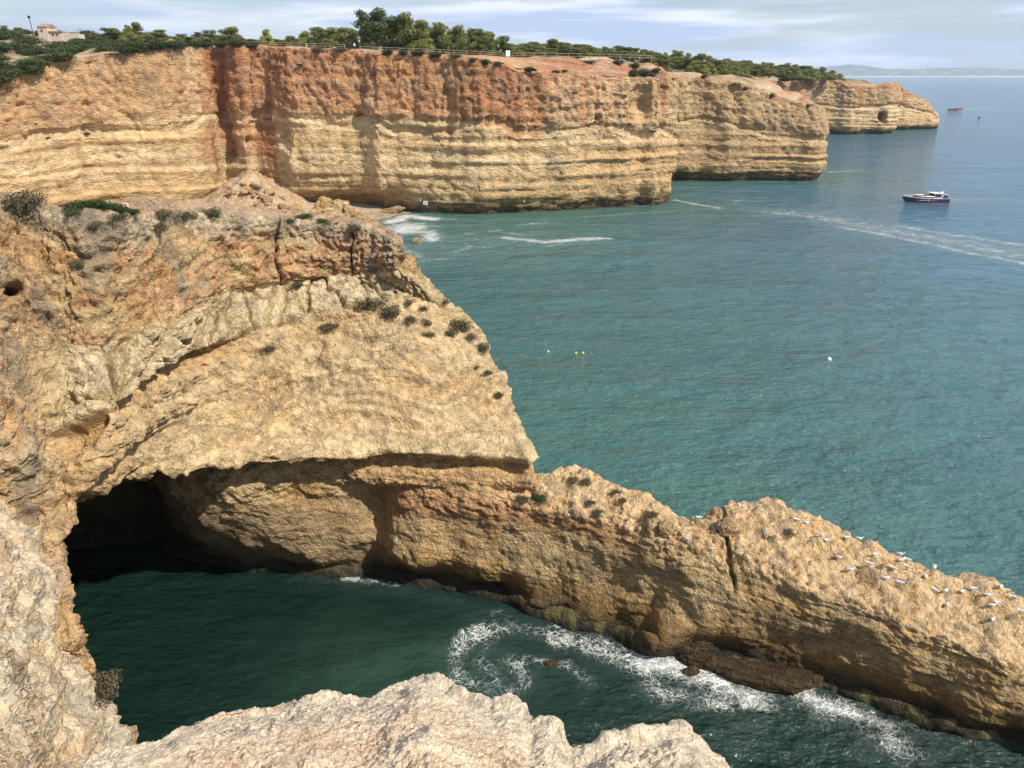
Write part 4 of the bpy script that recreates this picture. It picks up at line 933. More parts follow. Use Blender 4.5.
for a in [('juniper', 540, 493, 9, 'small bright green shrub on the ledge where the ridge begins'),
          ('dry', 524, 495, 8, 'dark flat bush left of the green shrub on the ledge', .6),
          ('dry', 572, 475, 8, 'dark flat bush at the start of the ridge, on its sea edge', .6),
          ('dry', 590, 477, 8, 'dark bush on the sea edge, second along the ridge', .6),
          ('dry', 615, 488, 7, 'dark bush on the sea edge, third along the ridge', .8),
          ('grey', 590, 500, 5, 'tiny tuft in the middle of the ridge top near its start'),
          ('grey', 598, 510, 6, 'tiny tuft on the inner edge of the ridge top'),
          ('dry', 652, 511, 7, 'brown bush on the sea edge above the rounded knobs', .8),
          ('dry', 626, 497, 5, 'tiny dark tuft right of the third sea-edge bush'),
          ('grey', 790, 527, 9, 'green-grey low bush on the ridge top near the first gulls', .5),
          ('grey', 772, 533, 8, 'flat grey-green patch of bush left of the first gulls', .4)]:
    rockshrub(RQ, a[0], a[1], a[2], a[3], a[4], a[5] if len(a) > 5 else 1.0)
rockshrub(SQ, 'dry', 100, 688, 19, 'dry brown bush on the edge of the near rock above the cove', 1.4, group=None)
# green mats on the headland top
for k, (px, py, r) in enumerate([(66, 212, 13), (78, 209, 13), (92, 207, 14), (106, 209, 12), (118, 211, 10), (130, 213, 9)]):
    p_, n_ = pick(HQ, px, py); s = r*47/F*1.15
    if p_: addshrub('juniper', p_+Vector((0, .6, -.05)), (s, s, s*.75), 'bright green juniper mat on the clifftop behind the path at left', 'green juniper mat at the left of the headland top')
for k, (px, py, r) in enumerate([(290, 221, 10), (303, 220, 9), (320, 222, 9), (335, 225, 8), (345, 228, 7)]):
    p_, n_ = pick(HQ, px, py); s = r*52/F*1.35
    if p_: addshrub('juniper', p_+Vector((0, .5, 0)), (s, s, s*.65), 'bright green shrub lining the back of the headland rim in front of the boulders', 'green shrubs on the right part of the rim')
# plateau scrub, far cliff top
rr = random.Random(9)
def scrub(poly, n, rlo, rhi, label, group, kinds=('shrub', 'shrub2')):
    xs_ = [q[0] for q in poly]; ys_ = [q[1] for q in poly]; c_ = 0
    while c_ < n:
        px, py = rr.uniform(min(xs_), max(xs_)), rr.uniform(min(ys_), max(ys_))
        if not inpoly(np.array([px]), np.array([py]), poly)[0]: continue
        x, y, z_ = pick2(px, py) or onground(px, py); s = rr.uniform(rlo, rhi)*1.6*y*CP/F
        addshrub(rr.choice(kinds), (x, y, z_-.2), (s*1.25, s*1.25, s*rr.uniform(.6, .9)), label, group); c_ += 1
scrub([(-20, 36), (30, 38), (90, 52), (86, 60), (60, 62), (44, 73), (0, 84), (-20, 86)], 62, 6.5, 11, 'dark green shrub in the thicket at the far left of the cliff top', 'thicket at the left end of the far cliff top')
scrub([(66, 41), (120, 38), (178, 45), (172, 49), (125, 51), (85, 50)], 46, 5, 8.5, 'dark green shrub in the thicket right of the house on the far cliff top', 'thicket below the skyline trees at the left')
scrub([(0, 28), (50, 32), (110, 31), (170, 36), (178, 41), (120, 38), (66, 40), (30, 38), (0, 38)], 44, 5, 8, 'dark shrub on the slope around the white house', 'scrub on the hill around the house', ('shrub', 'grey'))
scrub([(178, 42), (260, 42), (255, 45), (180, 45)], 18, 4, 6, 'low shrub under the skyline trees above the red gully', 'low scrub above the red gully')
for px, py, w, h_, lab in [(318, 49, 12, .5, 'dark grey-green bush spilling over the cliff top left of the railing gap'), (340, 49, 12, .4, 'flat grey-green bush beside the people at the railing'),
    (388, 51, 9, .7, 'dark bush under the umbrella pine'), (402, 51, 10, .6, 'grey-green bush in front of the tall rounded pine'), (418, 52, 11, .6, 'grey-green bush under the small pale pine'), (436, 54, 10, .6, 'grey-green bush right of the small pale pine'),
    (455, 56, 10, .5, 'grey bush at the edge in the middle of the bush row'), (472, 58, 9, .5, 'grey bush sloping down towards the white panel'), (487, 61, 10, .6, 'large grey bush at the edge below the white panel'), (498, 63, 8, .5, 'last grey bush of the row, left of the red terrace'),
    (532, 66, 9, .6, 'dark bush on the red terrace below the fence'), (557, 70, 7, .6, 'small grey bush at the rim of the red terrace'), (565, 69, 6, .6, 'second grey bush at the rim of the red terrace'), (590, 61, 9, .5, 'dark bush in front of the fence on the red terrace'),
    (618, 62, 10, .6, 'green bush at the right end of the fence'), (636, 65, 10, .7, 'dark green bush right of the fence end'), (634, 73, 10, .9, 'large very dark green bush on the cliff edge, left one of two'), (645, 73, 10, .9, 'large very dark green bush on the cliff edge, right one of two'),
    (674, 76, 5, .5, 'small dark bush right of the large dark bushes'), (703, 75, 7, .6, 'dark bush in front of the pine belt at its lower edge'), (656, 69, 8, .7, 'mid green bush between fence and pine belt')]:
    x, y, z_ = pick2(px, py+1.5) or onground(px, py, 196, 330); s = w*1.15*y*CP/F
    addshrub('shrub' if h_ >= .6 else 'grey', (x, y, z_-.15), (s, s*.8, s*h_), lab, 'bushes along the far cliff edge')
for px, py, w, h_, lab in [(733, 88, 9, .6, 'dark bush on the slope of the second headland, left of a pair'), (744, 90, 9, .6, 'dark bush on the slope of the second headland, right of a pair'), (771, 98, 8, .8, 'round dark bush on the rim of the second headland'), (808, 107, 6, .8, 'small green bush near the seaward end of the second headland'),
                      (70, 130, 5, .5, 'small dark bush on the left part of the far cliff face'), (88, 134, 8, .4, 'dark bush patch on a ledge of the far cliff at left'), (48, 137, 5, .6, 'green tuft on the ledge at the far left of the cliff'), (37, 124, 4, .5, 'tiny tuft above the green ledge tuft'),
                      (300, 64, 6, .5, 'dark bush stuck just under the far cliff rim'), (652, 134, 9, .35, 'dark bush lying on the ledge at the tip of the first far cliff'), (596, 121, 4, .5, 'small dark bush on the pale ledge, right of a pair'), (585, 120, 3, .5, 'small dark bush on the pale ledge, left of a pair'), (630, 125, 3, .6, 'tiny bush above the tip ledge')]:
    p_, n_ = pick(FQ, px, py, 1.5)
    if p_:
        s = w*project(np.array(p_))[2]/F; addshrub('shrub', p_-n_*s*.2, (s, s, s*h_), lab, 'bushes on the far cliff faces')
# bushes on the rubble slope
for px, py, w, lab in [(226, 196, 8, 'grey bush at the top left of the rubble slope'), (217, 203, 8, 'grey-brown bush at the foot of the rubble slope, left side'), (257, 186, 8, 'dark bush at the top of the rubble slope'), (270, 190, 8, 'dark bush down the right side of the rubble slope'), (237, 202, 5, 'small dark bush in the middle of the rubble slope'), (292, 160, 4, 'small bush on the buttress right of the rubble slope'), (281, 200, 5, 'dark bush between the rubble slope and the boulders')]:
    p_ = Vector(U(px, py+4, 6)); p_ = Vector(U(px, py+4, max(1, 11.5-.62*math.hypot(p_.x+66, (p_.y-200)*.9)))) ; s = w*p_.y*.95/F
    addshrub('grey', p_, (s, s, s*.8), lab, 'bushes on the rubble slope')

# ---- boulders
def boulder(name, loc, s, seed, mat, label, group=None, col_=None, res=4, rough=.35, rz=0):
    import bmesh
    bm = bmesh.new(); bmesh.ops.create_icosphere(bm, subdivisions=res, radius=1)
    v = np.array([q.co[:] for q in bm.verts]); f = [[q.index for q in fc_.verts] for fc_ in bm.faces]; bm.free()
    P_ = v+seed*13.7; a, b_, ci = worley(P_*.85, 81)
    dd = (np.minimum(b_-a, .5)-.25)*.5+rough*fbm(P_*.9, 4, 82)+.12*ridged(P_*2.2, 3, 83)
    v = v*(1+dd)[:, None]; v = np.sign(v)*np.abs(v)**.85
    col_ = CREAM if col_ is None else col_
    c_ = mixc(col_, col_*V3(.8, .68, .5), sst(-.2, .4, fbm(P_, 3, 84)))*(.9+.3*fbm(P_*3, 2, 85))[:, None]
    o = mesh_obj(name, v, f, mat, None, col=c_); o.location = loc; o.scale = s; o.rotation_euler = (random.uniform(-.3, .3), random.uniform(-.3, .3), rz)
    return tag(o, label, 'rock', group)
for k, (px, py, w, h_, lab) in enumerate([(305, 197, 9, 13, 'tall smooth boulder leaning against the far cliff buttress'), (296, 209, 8, 8, 'boulder at the left foot of the boulder heap'), (324, 203, 9, 10, 'upright pale boulder, the tallest in the middle of the heap'), (340, 204, 9, 8, 'broken boulder right of the tallest one in the heap'),
    (332, 212, 9, 6, 'flat boulder in front of the tallest one'), (350, 210, 8, 6, 'wedge-shaped boulder on the right slope of the heap'), (360, 215, 7, 5, 'low boulder near the right end of the heap'), (370, 219, 7, 5, 'rounded boulder at the right end of the heap by the beach'), (344, 216, 7, 5, 'small boulder at the front of the heap'), (316, 212, 7, 6, 'small boulder between the tall and the leaning one')]):
    p_ = Vector(U(px, py+h_*.4, 1.6)); q = p_.y/F
    boulder('boulder', p_, (w*q, w*q*.9, h_*q*.95), k+1, ROCK_FAR, lab, 'boulders heaped at the foot of the far cliff', mixc(CREAM, OCHRE, V3(.3))[0] if False else V3(.52, .38, .20), rz=k)
for k in range(46):
    a = rr.uniform(0, 6.28); q = abs(rr.gauss(0, 1))*6.5; x = -63+q*math.cos(a)+3; y = 194-abs(q*math.sin(a))*1.2; z_ = max(.6, 11.5-.62*math.hypot(x+66, (y-200)*.9)); s = rr.uniform(.25, .8)
    boulder('rubble_stone', (x, y, z_+.1), (s*1.2, s, s*.8), k+20, ROCK_FAR, 'loose broken stone lying on the rubble slope below the red gully', 'loose stones of the rubble slope', V3(.53, .38, .23), res=2)
p_ = U(391, 211, .6); boulder('boulder', p_, (3.2, 1.6, .9), 90, ROCK_FAR, 'flat tan rock lying on the sand at the back of the beach', None, V3(.42, .30, .17))
p_ = U(417, 242, .2); boulder('boulder', p_, (1.1, .9, .8), 91, ROCK_FAR, 'small tan rock sticking out of the surf off the beach', None, V3(.45, .33, .18))
p_, _n = pick(RQ, 728, 530); boulder('boulder', p_+Vector((0, 0, .1)), (.75, .6, .55), 92, ROCK_NEAR, 'rounded boulder wedged beside the crack in the ridge', None, V3(.50, .37, .22), rough=.15)
p_, _n = pick(RQ, 652, 525); boulder('boulder', p_, (.42, .4, .5), 93, ROCK_NEAR, 'knob of rock, left of two on the inner edge of the ridge', None, V3(.50, .36, .2), rough=.15)
p_, _n = pick(RQ, 664, 529); boulder('boulder', p_, (.4, .4, .5), 94, ROCK_NEAR, 'knob of rock, right of two on the inner edge of the ridge', None, V3(.50, .36, .2), rough=.15)
DK = V3(.075, .055, .028)
for k, (px, py, sx_, sy_, sz_, rz, lab, z_) in enumerate([(752, 676, 3.3, .9, .75, -.42, 'long low brown slab of rock lying along the foot of the ridge in the foam', .1), (648, 634, 1.5, .7, .7, -.4, 'rounded dark weedy rock at the foot of the ridge, left of the foam', .15), (590, 622, 2.2, .8, .6, -.35, 'low dark brown rock shelf at the foot of the ridge', .1),
      (551, 664, .42, .26, .17, -.2, 'small dark rock just breaking the surface in the middle of the foam', 0.), (700, 660, 1.1, .6, .5, -.4, 'small brown rock between the weedy rock and the long slab', .1), (690, 672, .5, .3, .2, .1, 'tiny dark rock awash in front of the long slab', 0.)]):
    boulder('sea_rock', U(px, py, z_), (sx_, sy_, sz_), 100+k, ROCK_NEAR, lab, None, DK, rz=rz, res=5)

# ---- gulls
M_WHITE = simple('gull_white', (.80, .80, .78), .8, .05, 20); M_GREYW = simple('gull_grey', (.36, .38, .42), .8, .08, 20); M_BLACK = simple('gull_black', (.03, .03, .03), .7, .1, 20); M_BILL = simple('gull_bill', (.75, .50, .06), .5, .1, 20)
def ring_loft(rings, k=12):
    """rings: (x, z, half width, half height)"""
    v = []; f = []
    for x, z_, w, h_ in rings:
        for j in range(k):
            a = 2*math.pi*j/k; v.append((x, w*math.cos(a), z_+h_*math.sin(a)))
    for i in range(len(rings)-1):
        for j in range(k): f.append((i*k+j, i*k+(j+1) % k, (i+1)*k+(j+1) % k, (i+1)*k+j))
    f.append(tuple(range(k-1, -1, -1))); f.append(tuple((len(rings)-1)*k+j for j in range(k)))
    return v, f
def gull():
    root = empty('gull', (0, 0, 0))
    # tail, belly, breast, neck, head: one closed surface
    b_ = ring_loft([(-.27, .185, .02, .008), (-.20, .185, .045, .018), (-.12, .18, .065, .05), (-.02, .175, .085, .075), (.07, .18, .082, .080), (.13, .20, .062, .068), (.165, .235, .042, .050), (.185, .275, .036, .040), (.205, .305, .040, .040), (.235, .312, .034, .034), (.258, .308, .014, .014)])
    mesh_obj('body', b_[0], b_[1], M_WHITE, root, smooth=True)
    for s in (-1, 1):
        w_ = ring_loft([(.11, .215, .012, .03), (.05, .222, .040, .048), (-.06, .215, .042, .050), (-.17, .20, .030, .032), (-.27, .19, .008, .012)], 8)
        mesh_obj('wing', [(x, y+s*(.052-.12*max(0, -x-.05)), z_) for x, y, z_ in w_[0]], w_[1], M_GREYW, root, smooth=True)
        t_ = ring_loft([(-.22, .192, .009, .014), (-.30, .188, .006, .009), (-.345, .184, .002, .003)], 6)
        mesh_obj('wing_tip', [(x, y+s*.045, z_) for x, y, z_ in t_[0]], t_[1], M_BLACK, root)
        l_ = join([tube([(.01, s*.03, .12), (.0, s*.032, .06), (.005, s*.034, .005)], [.009, .006, .006], 6), tube([(.0, s*.034, .004), (.05, s*.04, .004)], [.006, .012], 6)])
        mesh_obj('leg', l_[0], l_[1], M_BILL, root)
        e_ = tube([(.232, s*.028, .322), (.232, s*.036, .322)], [.006, .006], 6); mesh_obj('eye', e_[0], e_[1], M_BLACK, root)
    q = tube([(.25, 0, .307), (.285, 0, .302), (.305, 0, .296)], [.012, .009, .003], 6); mesh_obj('bill', q[0], q[1], M_BILL, root)
    return root
gs = [(698, 517), (686, 538), (710, 549), (742, 505), (796, 519), (808, 522), (822, 534), (826, 541), (846, 539), (858, 537), (838, 557), (850, 568), (869, 563), (874, 553), (901, 554), (902, 559), (913, 555), (894, 570), (887, 578), (898, 582), (907, 567), (926, 576), (930, 562), (937, 564),
      (931, 561), (935, 590), (945, 591), (962, 591), (948, 604), (974, 588), (988, 594), (996, 601), (990, 604), (1001, 588), (1013, 596), (981, 615), (993, 619), (1020, 612)]
ordn = 'first second third fourth fifth sixth seventh eighth ninth tenth eleventh twelfth thirteenth fourteenth fifteenth sixteenth seventeenth eighteenth nineteenth twentieth'.split()
gproto = None; gs = sorted(set(gs))
for k, (px, py) in enumerate(gs):
    p_, n_ = pick(RQ, px, py+2, 1.6)
    if p_ is None: continue
    o = gull() if gproto is None else copy_tree(gproto)
    if gproto is None: gproto = o
    s = .92; o.scale = (s, s, s); o.location = p_+Vector((0, 0, -.01)); o.rotation_euler = (0, 0, rr.choice([.1, 3.0, 3.4, -.5, 2.6, -2.4])+rr.uniform(-.3, .3))
    if k == 0: lab = 'white and grey gull on the ridge ledge, first from the left'
    elif k < 20: lab = 'white and grey gull on the ridge, %s from the left' % ordn[k]
    else: lab = 'white and grey gull on the ridge, %s from the right' % (ordn[len(gs)-1-k] if k < len(gs)-1 else 'the very first')
    tag(o, lab, 'gull', 'gulls resting on the rock ridge')

# ---- people (one continuous body each)
def skinbody(name, joints, edges, mats, parent=None, shirt=(.85, 1.45), zlow=.85):
    me = bpy.data.meshes.new(name); me.from_pydata([j[:3] for j in joints], edges, []); o = bpy.data.objects.new(name, me); COL.objects.link(o)
    md = o.modifiers.new('s', 'SKIN'); sv = me.skin_vertices[0].data
    for i, j in enumerate(joints): sv[i].radius = (j[3], j[3]*(j[4] if len(j) > 4 else 1)); sv[i].use_root = (i == 0)
    sb = o.modifiers.new('d', 'SUBSURF'); sb.levels = 1
    bpy.context.view_layer.update(); dg = bpy.context.evaluated_depsgraph_get(); m2 = bpy.data.meshes.new_from_object(o.evaluated_get(dg)); m2.name = name
    bpy.data.objects.remove(o); o = bpy.data.objects.new(name, m2); COL.objects.link(o)
    m2.materials.clear()
    for q in mats: m2.materials.append(q)
    for pl in m2.polygons:
        c_ = pl.center; pl.use_smooth = True
        pl.material_index = 0 if c_.z < shirt[0] else (1 if c_.z < shirt[1] else 2)
    if parent: o.parent = parent
    return o
M_SKIN = simple('skin', (.45, .26, .17), .6, .05); M_HAIR = simple('hair', (.035, .025, .02), .6, .1)
def person(loc, rz, shirt, trousers, label, seated=False, group=None, zs=1.0):
    root = empty('person', loc, rz)
    if seated:
        J = [(0, 0, .12, .13, .8), (0, 0, .35, .13, .8), (0, 0, .55, .16, .7), (0, 0, .66, .055), (0, .01, .74, .075), (0, .015, .84, .085), (.09, .02, .12, .085), (.11, .45, .14, .065), (.11, .47, -.28, .045), (.11, .58, -.31, .04), (-.09, .02, .12, .085), (-.11, .45, .14, .065), (-.11, .47, -.28, .045), (-.11, .58, -.31, .04),
             (.2, 0, .55, .055), (.24, .1, .30, .042), (.15, .32, .22, .032), (-.2, 0, .55, .055), (-.24, .1, .30, .042), (-.15, .32, .22, .032)]
        hz_, sh_r = .86, (.14, .64)
    else:
        J = [(0, 0, .95, .13, .8), (0, 0, 1.15, .125, .8), (0, 0, 1.38, .16, .7), (0, 0, 1.48, .055), (0, .01, 1.56, .075), (0, .015, 1.66, .085), (.09, 0, .90, .085), (.10, .02, .48, .062), (.10, 0, .08, .042), (.11, .14, .04, .04), (-.09, 0, .90, .085), (-.11, .03, .48, .062), (-.12, 0, .08, .042), (-.13, .14, .04, .04),
             (.2, 0, 1.38, .055), (.26, .02, 1.10, .042), (.22, .16, .90, .032), (-.2, 0, 1.38, .055), (-.26, .0, 1.10, .042), (-.24, .12, .88, .032)]
        hz_, sh_r = 1.68, (.93, 1.47)
    E = [(0, 1), (1, 2), (2, 3), (3, 4), (4, 5), (0, 6), (6, 7), (7, 8), (8, 9), (0, 10), (10, 11), (11, 12), (12, 13), (2, 14), (14, 15), (15, 16), (2, 17), (17, 18), (18, 19)]
    skinbody('body', J, E, [trousers, shirt, M_SKIN], root, sh_r)
    hr = ring_loft([(-.085, 0, .05, .05), (-.05, .02, .085, .085), (0, .03, .095, .095), (.05, .035, .08, .08), (.08, .05, .04, .04)], 8)
    mesh_obj('hair', [(y, x*.9-.0, z_*.75+hz_+.04) for x, y, z_ in hr[0]], hr[1], M_HAIR, root, smooth=True)
    return tag(root, label, 'person', group)
F_BLK = simple('cloth_black', (.03, .03, .035), .9, .1); F_WHT = simple('cloth_white', (.75, .73, .7), .9, .05); F_BLU = simple('cloth_navy', (.04, .06, .13), .9, .1); F_RED = simple('cloth_red', (.5, .05, .04), .9, .1)
for px, sh_, tr_, lab in [(306.5, F_BLK, F_WHT, 'person in a black top and light trousers at the railing on the far cliff top'), (350, F_BLK, F_BLK, 'person all in black, left one of the two under the pale thin pine'), (354.5, F_WHT, F_BLK, 'person in a white top beside the one in black on the far cliff top')]:
    Y_ = 208.5; x = (px-512)/F*(CP*Y_-2.4); z_ = zat(Y_, 48.3 if px < 320 else 50)
    person((x, Y_, max(z_, ground(x, Y_)+.25)), 3.0, sh_, tr_, lab)

# ---- wooden railings, panel, post, signs
M_WOOD = simple('weathered_wood', (.30, .24, .17), .85, .2, 5); M_WPAINT = simple('white_paint', (.78, .77, .73), .6, .06, 4); M_REDP = simple('red_paint', (.55, .06, .05), .6, .08, 4); M_DARKP = simple('dark_paint', (.03, .03, .035), .5, .1, 4)
def fence(pts, step, h_, label, name='railing', ndiag=True):
    root = empty(name, pts[0]); base = Vector(pts[0]); acc = []
    for a, b_ in zip(pts[:-1], pts[1:]):
        a = Vector(a); b_ = Vector(b_); n = max(1, int((b_-a).length/step)); acc += [a.lerp(b_, i/n) for i in range(n)]
    acc.append(Vector(pts[-1]))
    for i, q in enumerate(acc):
        q = q-base; p1 = tube([q+Vector((0, 0, -.6)), q+Vector((0, 0, h_+.1))], [.09, .08], 6); mesh_obj('post', p1[0], p1[1], M_WOOD, root)
    for zz in (h_, h_*.5):
        r_ = tube([q-base+Vector((0, -.06, zz)) for q in acc], [.065]*len(acc), 6); mesh_obj('rail', r_[0], r_[1], M_WOOD, root)
    return tag(root, label, 'fence')
def gp(px, Y_, py=None):
    x = (px-512)/F*(CP*Y_-2.2); return (x, Y_, ground(x, Y_)+.1 if py is None else max(zat(Y_, py), ground(x, Y_)-.2))
fence([gp(512, 213, 58.5), gp(545, 214, 58.5), gp(580, 216, 59), gp(610, 218, 59.5), gp(640, 219, 60.5), gp(652, 222, 60.5)], 2.6, 1.25, 'long wooden post-and-rail fence along the red terrace')
fence([gp(360, 207, 51), gp(400, 208, 52.5), gp(440, 208.5, 54), gp(480, 209.5, 56), gp(504, 211, 57.5)], 2.8, 1.0, 'wooden railing running in front of the clump of tall pines')
fence([gp(240, 210, 46), gp(262, 209, 46.5), gp(300, 207, 47.5), gp(345, 207, 49)], 2.8, 1.0, 'low wooden railing at the cliff top under the isolated pines')
q = Vector(gp(508, 212, 58)); root = empty('information_panel', q)
a = bx((-.55, -.05, .35), (.55, .05, 1.75)); mesh_obj('panel', a[0], a[1], M_WPAINT, root)
for s in (-.45, .45):
    a = tube([(s, .09, -.5), (s, .09, 1.8)], [.05, .05], 6); mesh_obj('post', a[0], a[1], M_WOOD, root)
tag(root, 'white upright information panel beside the left end of the long fence', 'sign')
p_, n_ = pick(HQ, 168, 214); root = empty('marker_post', p_)
a = tube([(0, 0, -.3), (.0, 0, .45), (-.03, 0, .86)], [.035, .033, .03], 7); mesh_obj('post', a[0], a[1], M_WOOD, root)
a = bx((-.13, -.03, .84), (.10, .03, .93)); mesh_obj('plate', a[0], a[1], simple('grey_plate', (.35, .34, .32)), root)
tag(root, 'thin wooden post with a small plate on the rim of the headland', 'post')
def warnsign(loc, w, h_, rz, label, post=0.0, tri=True):
    root = empty('warning_sign', loc, rz)
    a = bx((-w/2, -.03, 0), (w/2, .03, h_)); mesh_obj('panel', a[0], a[1], M_WPAINT, root)
    y = -.035
    if tri:
        def ring(s0, s1):
            o_ = [(-.5, -.33), (.5, -.33), (0, .53)]; v = [(a_*s0*h_, y, h_*.5+b_*s0*h_) for a_, b_ in o_]+[(a_*s1*h_, y, h_*.5+b_*s1*h_) for a_, b_ in o_]
            return v, [(0, 1, 4, 3), (1, 2, 5, 4), (2, 0, 3, 5)]
        a = ring(.85, .5); mesh_obj('red_triangle', a[0], a[1], M_REDP, root)
        a = bx((-.05*w, y-.006, h_*.36), (.05*w, y-.002, h_*.62)); mesh_obj('symbol', a[0], a[1], M_DARKP, root)
    else:
        for k_, (x0, x1, z0, z1) in enumerate([(-.42, .42, .62, .82), (-.42, .30, .40, .52), (-.42, .38, .20, .30)]):
            a = bx((x0*w, y-.006, z0*h_), (x1*w, y-.002, z1*h_)); mesh_obj('lettering', a[0], a[1], M_REDP, root)
    if post:
        a = tube([(0, .06, -post), (0, .06, h_*.9)], [.03, .03], 6); mesh_obj('post', a[0], a[1], M_WOOD, root)
    return tag(root, label, 'sign')
p_, n_ = pick(FQ, 426, 205, 1.5)
warnsign(p_+n_*.35, 1.15, .95, math.atan2(n_.x, -n_.y), 'white sign with a red triangle fixed low on the far cliff by the beach')
p_, n_ = pick(HQ, 123, 207); warnsign(p_+Vector((0, .4, .05)), .34, .2, .1, 'small white sign with red lettering behind the green juniper mat', .5, False)

# ---- house and mast
M_ROOF = simple('roof_tile', (.32, .19, .13), .9, .2, 6); M_PALEW = simple('pale_render', (.50, .42, .33), .85, .08, 1.5); M_GLASS = simple('dark_glass', (.03, .035, .045), .2, .1)
Yh = 262
def hx(px): return (px-512)/F*(CP*Yh-2.6)
zb = zat(Yh, 36.5)
root = empty('house', (hx(60), Yh, zb)); X0 = hx(60); mpp = CP*Yh/F
def hb(px0, px1, py0, py1, y0, y1): return bx(((px0-60)*mpp, y0, (33.5-py0)*mpp*1.0), ((px1-60)*mpp, y1, (33.5-py1)*mpp*1.0))
a = hb(42, 51, 38, 24.8, 0, 6); mesh_obj('gable_wall', a[0], a[1], M_PALEW, root)
x0, x1, zt = (41.4-60)*mpp, (51.6-60)*mpp, (33.5-24.8)*mpp
rf_ = mesh_obj('roof', [(x0, -.3, zt), (x1, -.3, zt), (x1, 6.3, zt), (x0, 6.3, zt), (x0+1.0, 1.6, zt+.9), (x1-.5, 1.6, zt+1.0), (x1-.5, 4.6, zt+1.0), (x0+1.0, 4.6, zt+.9)], [(0, 1, 5, 4), (1, 2, 6, 5), (2, 3, 7, 6), (3, 0, 4, 7), (4, 5, 6, 7), (3, 2, 1, 0)], M_ROOF, root)
a = hb(48, 52, 25, 22.6, 2, 4); mesh_obj('chimney', a[0], a[1], M_ROOF, rf_)
a = hb(51, 63, 38, 29.2, .8, 6); mesh_obj('wing_wall', a[0], a[1], M_PALEW, root)
a = hb(50.8, 64, 29.2, 28.6, .4, 6.4); mesh_obj('wing_roof', a[0], a[1], M_ROOF, root)
a = hb(63, 79, 38, 31, 1.5, 5); mesh_obj('annex_wall', a[0], a[1], M_PALEW, root)
for k_ in range(9):
    q0 = 63.5+k_*1.9; a = hb(q0, q0+.35, 31, 28.8, 1.6, 1.8); mesh_obj('terrace_post', a[0], a[1], M_WPAINT, root)
a = hb(63, 79.5, 28.9, 28.4, 1.5, 1.9); mesh_obj('terrace_rail', a[0], a[1], M_WPAINT, root)
for q0 in (54, 58): a = hb(q0, q0+1.5, 33, 30.8, .72, .9); mesh_obj('window', a[0], a[1], M_GLASS, root)
a = hb(45, 46.6, 29.5, 27.4, -.08, .1); mesh_obj('window', a[0], a[1], M_GLASS, root)
tag(root, 'pale house with a small tiled roof and a long white annex on the hill', 'house')
root = empty('mast', ((36.5-512)/F*(CP*Yh-2.6), Yh, ground(hx(36.5), Yh)))
hm_ = zat(Yh, 16)-root.location.z
a = tube([(0, 0, -.5), (0, 0, hm_*.55), (-.15, 0, hm_)], [.14, .12, .09], 6); mesh_obj('pole', a[0], a[1], M_DARKP, root)
a = bx((-.5, -.2, hm_-.7), (.15, .2, hm_+.1)); mesh_obj('lamp_head', a[0], a[1], M_DARKP, root)
tag(root, 'tall thin dark mast standing left of the pale house', 'mast')

# ---- buoys
M_YEL = simple('buoy_yellow', (.75, .55, .08), .5, .08); 
def buoy(px, py, r, mat, label, group=None):
    root = empty('buoy', U(px, py, 0))
    rg = [(-r*.9, 0, .25*r, .25*r), (-r*.75, 0, .66*r, .66*r), (-r*.3, 0, .96*r, .96*r), (.1*r, 0, r, r), (.55*r, 0, .84*r, .84*r), (.88*r, 0, .45*r, .45*r), (.98*r, 0, .15*r, .15*r)]
    v, f = ring_loft(rg, 14); mesh_obj('float', [(z_, y, x+r*.35) for x, y, z_ in v], f, mat, root, smooth=True)
    a = tube([(0, 0, r*1.2), (0, 0, r*1.75)], [r*.18, r*.12], 8); mesh_obj('lifting_eye', a[0], a[1], mat, root)
    return tag(root, label, 'buoy', group)
g_ = 'yellow buoys in the bay'
buoy(548, 352, .17, M_YEL, 'yellow buoy floating alone, leftmost of the three yellow ones', g_)
buoy(576, 353.5, .16, M_YEL, 'yellow buoy, left one of the close pair in the bay', g_)
buoy(583, 353.5, .17, M_YEL, 'yellow buoy, right one of the close pair in the bay', g_)
buoy(829, 360, .27, M_WPAINT, 'white round buoy floating alone on the right side of the bay')
buoy(979, 118, .8, M_DARKP, 'tiny dark buoy in the open sea below the small orange boat')

# ---- boats
M_NAVY = simple('hull_blue', (.02, .035, .14), .3, .06, 1); M_BOTR = simple('hull_red', (.38, .03, .03), .45, .1, 1); M_GEL = simple('gelcoat_white', (.78, .79, .80), .3, .05, 1); M_DECK = simple('deck_grey', (.42, .41, .40), .7, .1, 2); M_SEAT = simple('seat_red', (.42, .05, .05), .7, .1, 2); M_ORG = simple('hull_orange', (.55, .15, .04), .5, .1, 1); M_METAL = simple('steel', (.5, .5, .52), .35, .05, 3, metal=.8)
def hullpts(Lh, B, s, z0, z1, bow_rise):
    t_ = s/Lh; w = B*(1-max(0, (t_-.5)/.5)**2.1)*(.93+.07*min(1, t_*4)); return w
def strip(Lh, B, lo, hi, n=28):
    """hull band between two height functions; bow at +x"""
    v = []; f = []
    for side in (1, -1):
        o = len(v)
        for i in range(n+1):
            s = Lh*i/n; w = max(.02, hullpts(Lh, B, s, 0, 0, 0)); za, zb_ = lo(i/n), hi(i/n)
            fl = .72+.28*min(1, max(0, (za+.4)/1.6)); fh = .72+.28*min(1, max(0, (zb_+.4)/1.6))
            rk = .9*(i/n)**3
            v.append((s+rk*(za-.6)*.8, side*w*fl, za)); v.append((s+rk*(zb_-.6)*.8, side*w*fh, zb_))
        for i in range(n):
            q = (o+2*i, o+2*i+2, o+2*i+3, o+2*i+1); f.append(q if side < 0 else q[::-1])
    o2 = 2*(n+1); f.append((0, 1, o2+1, o2))
    return v, f
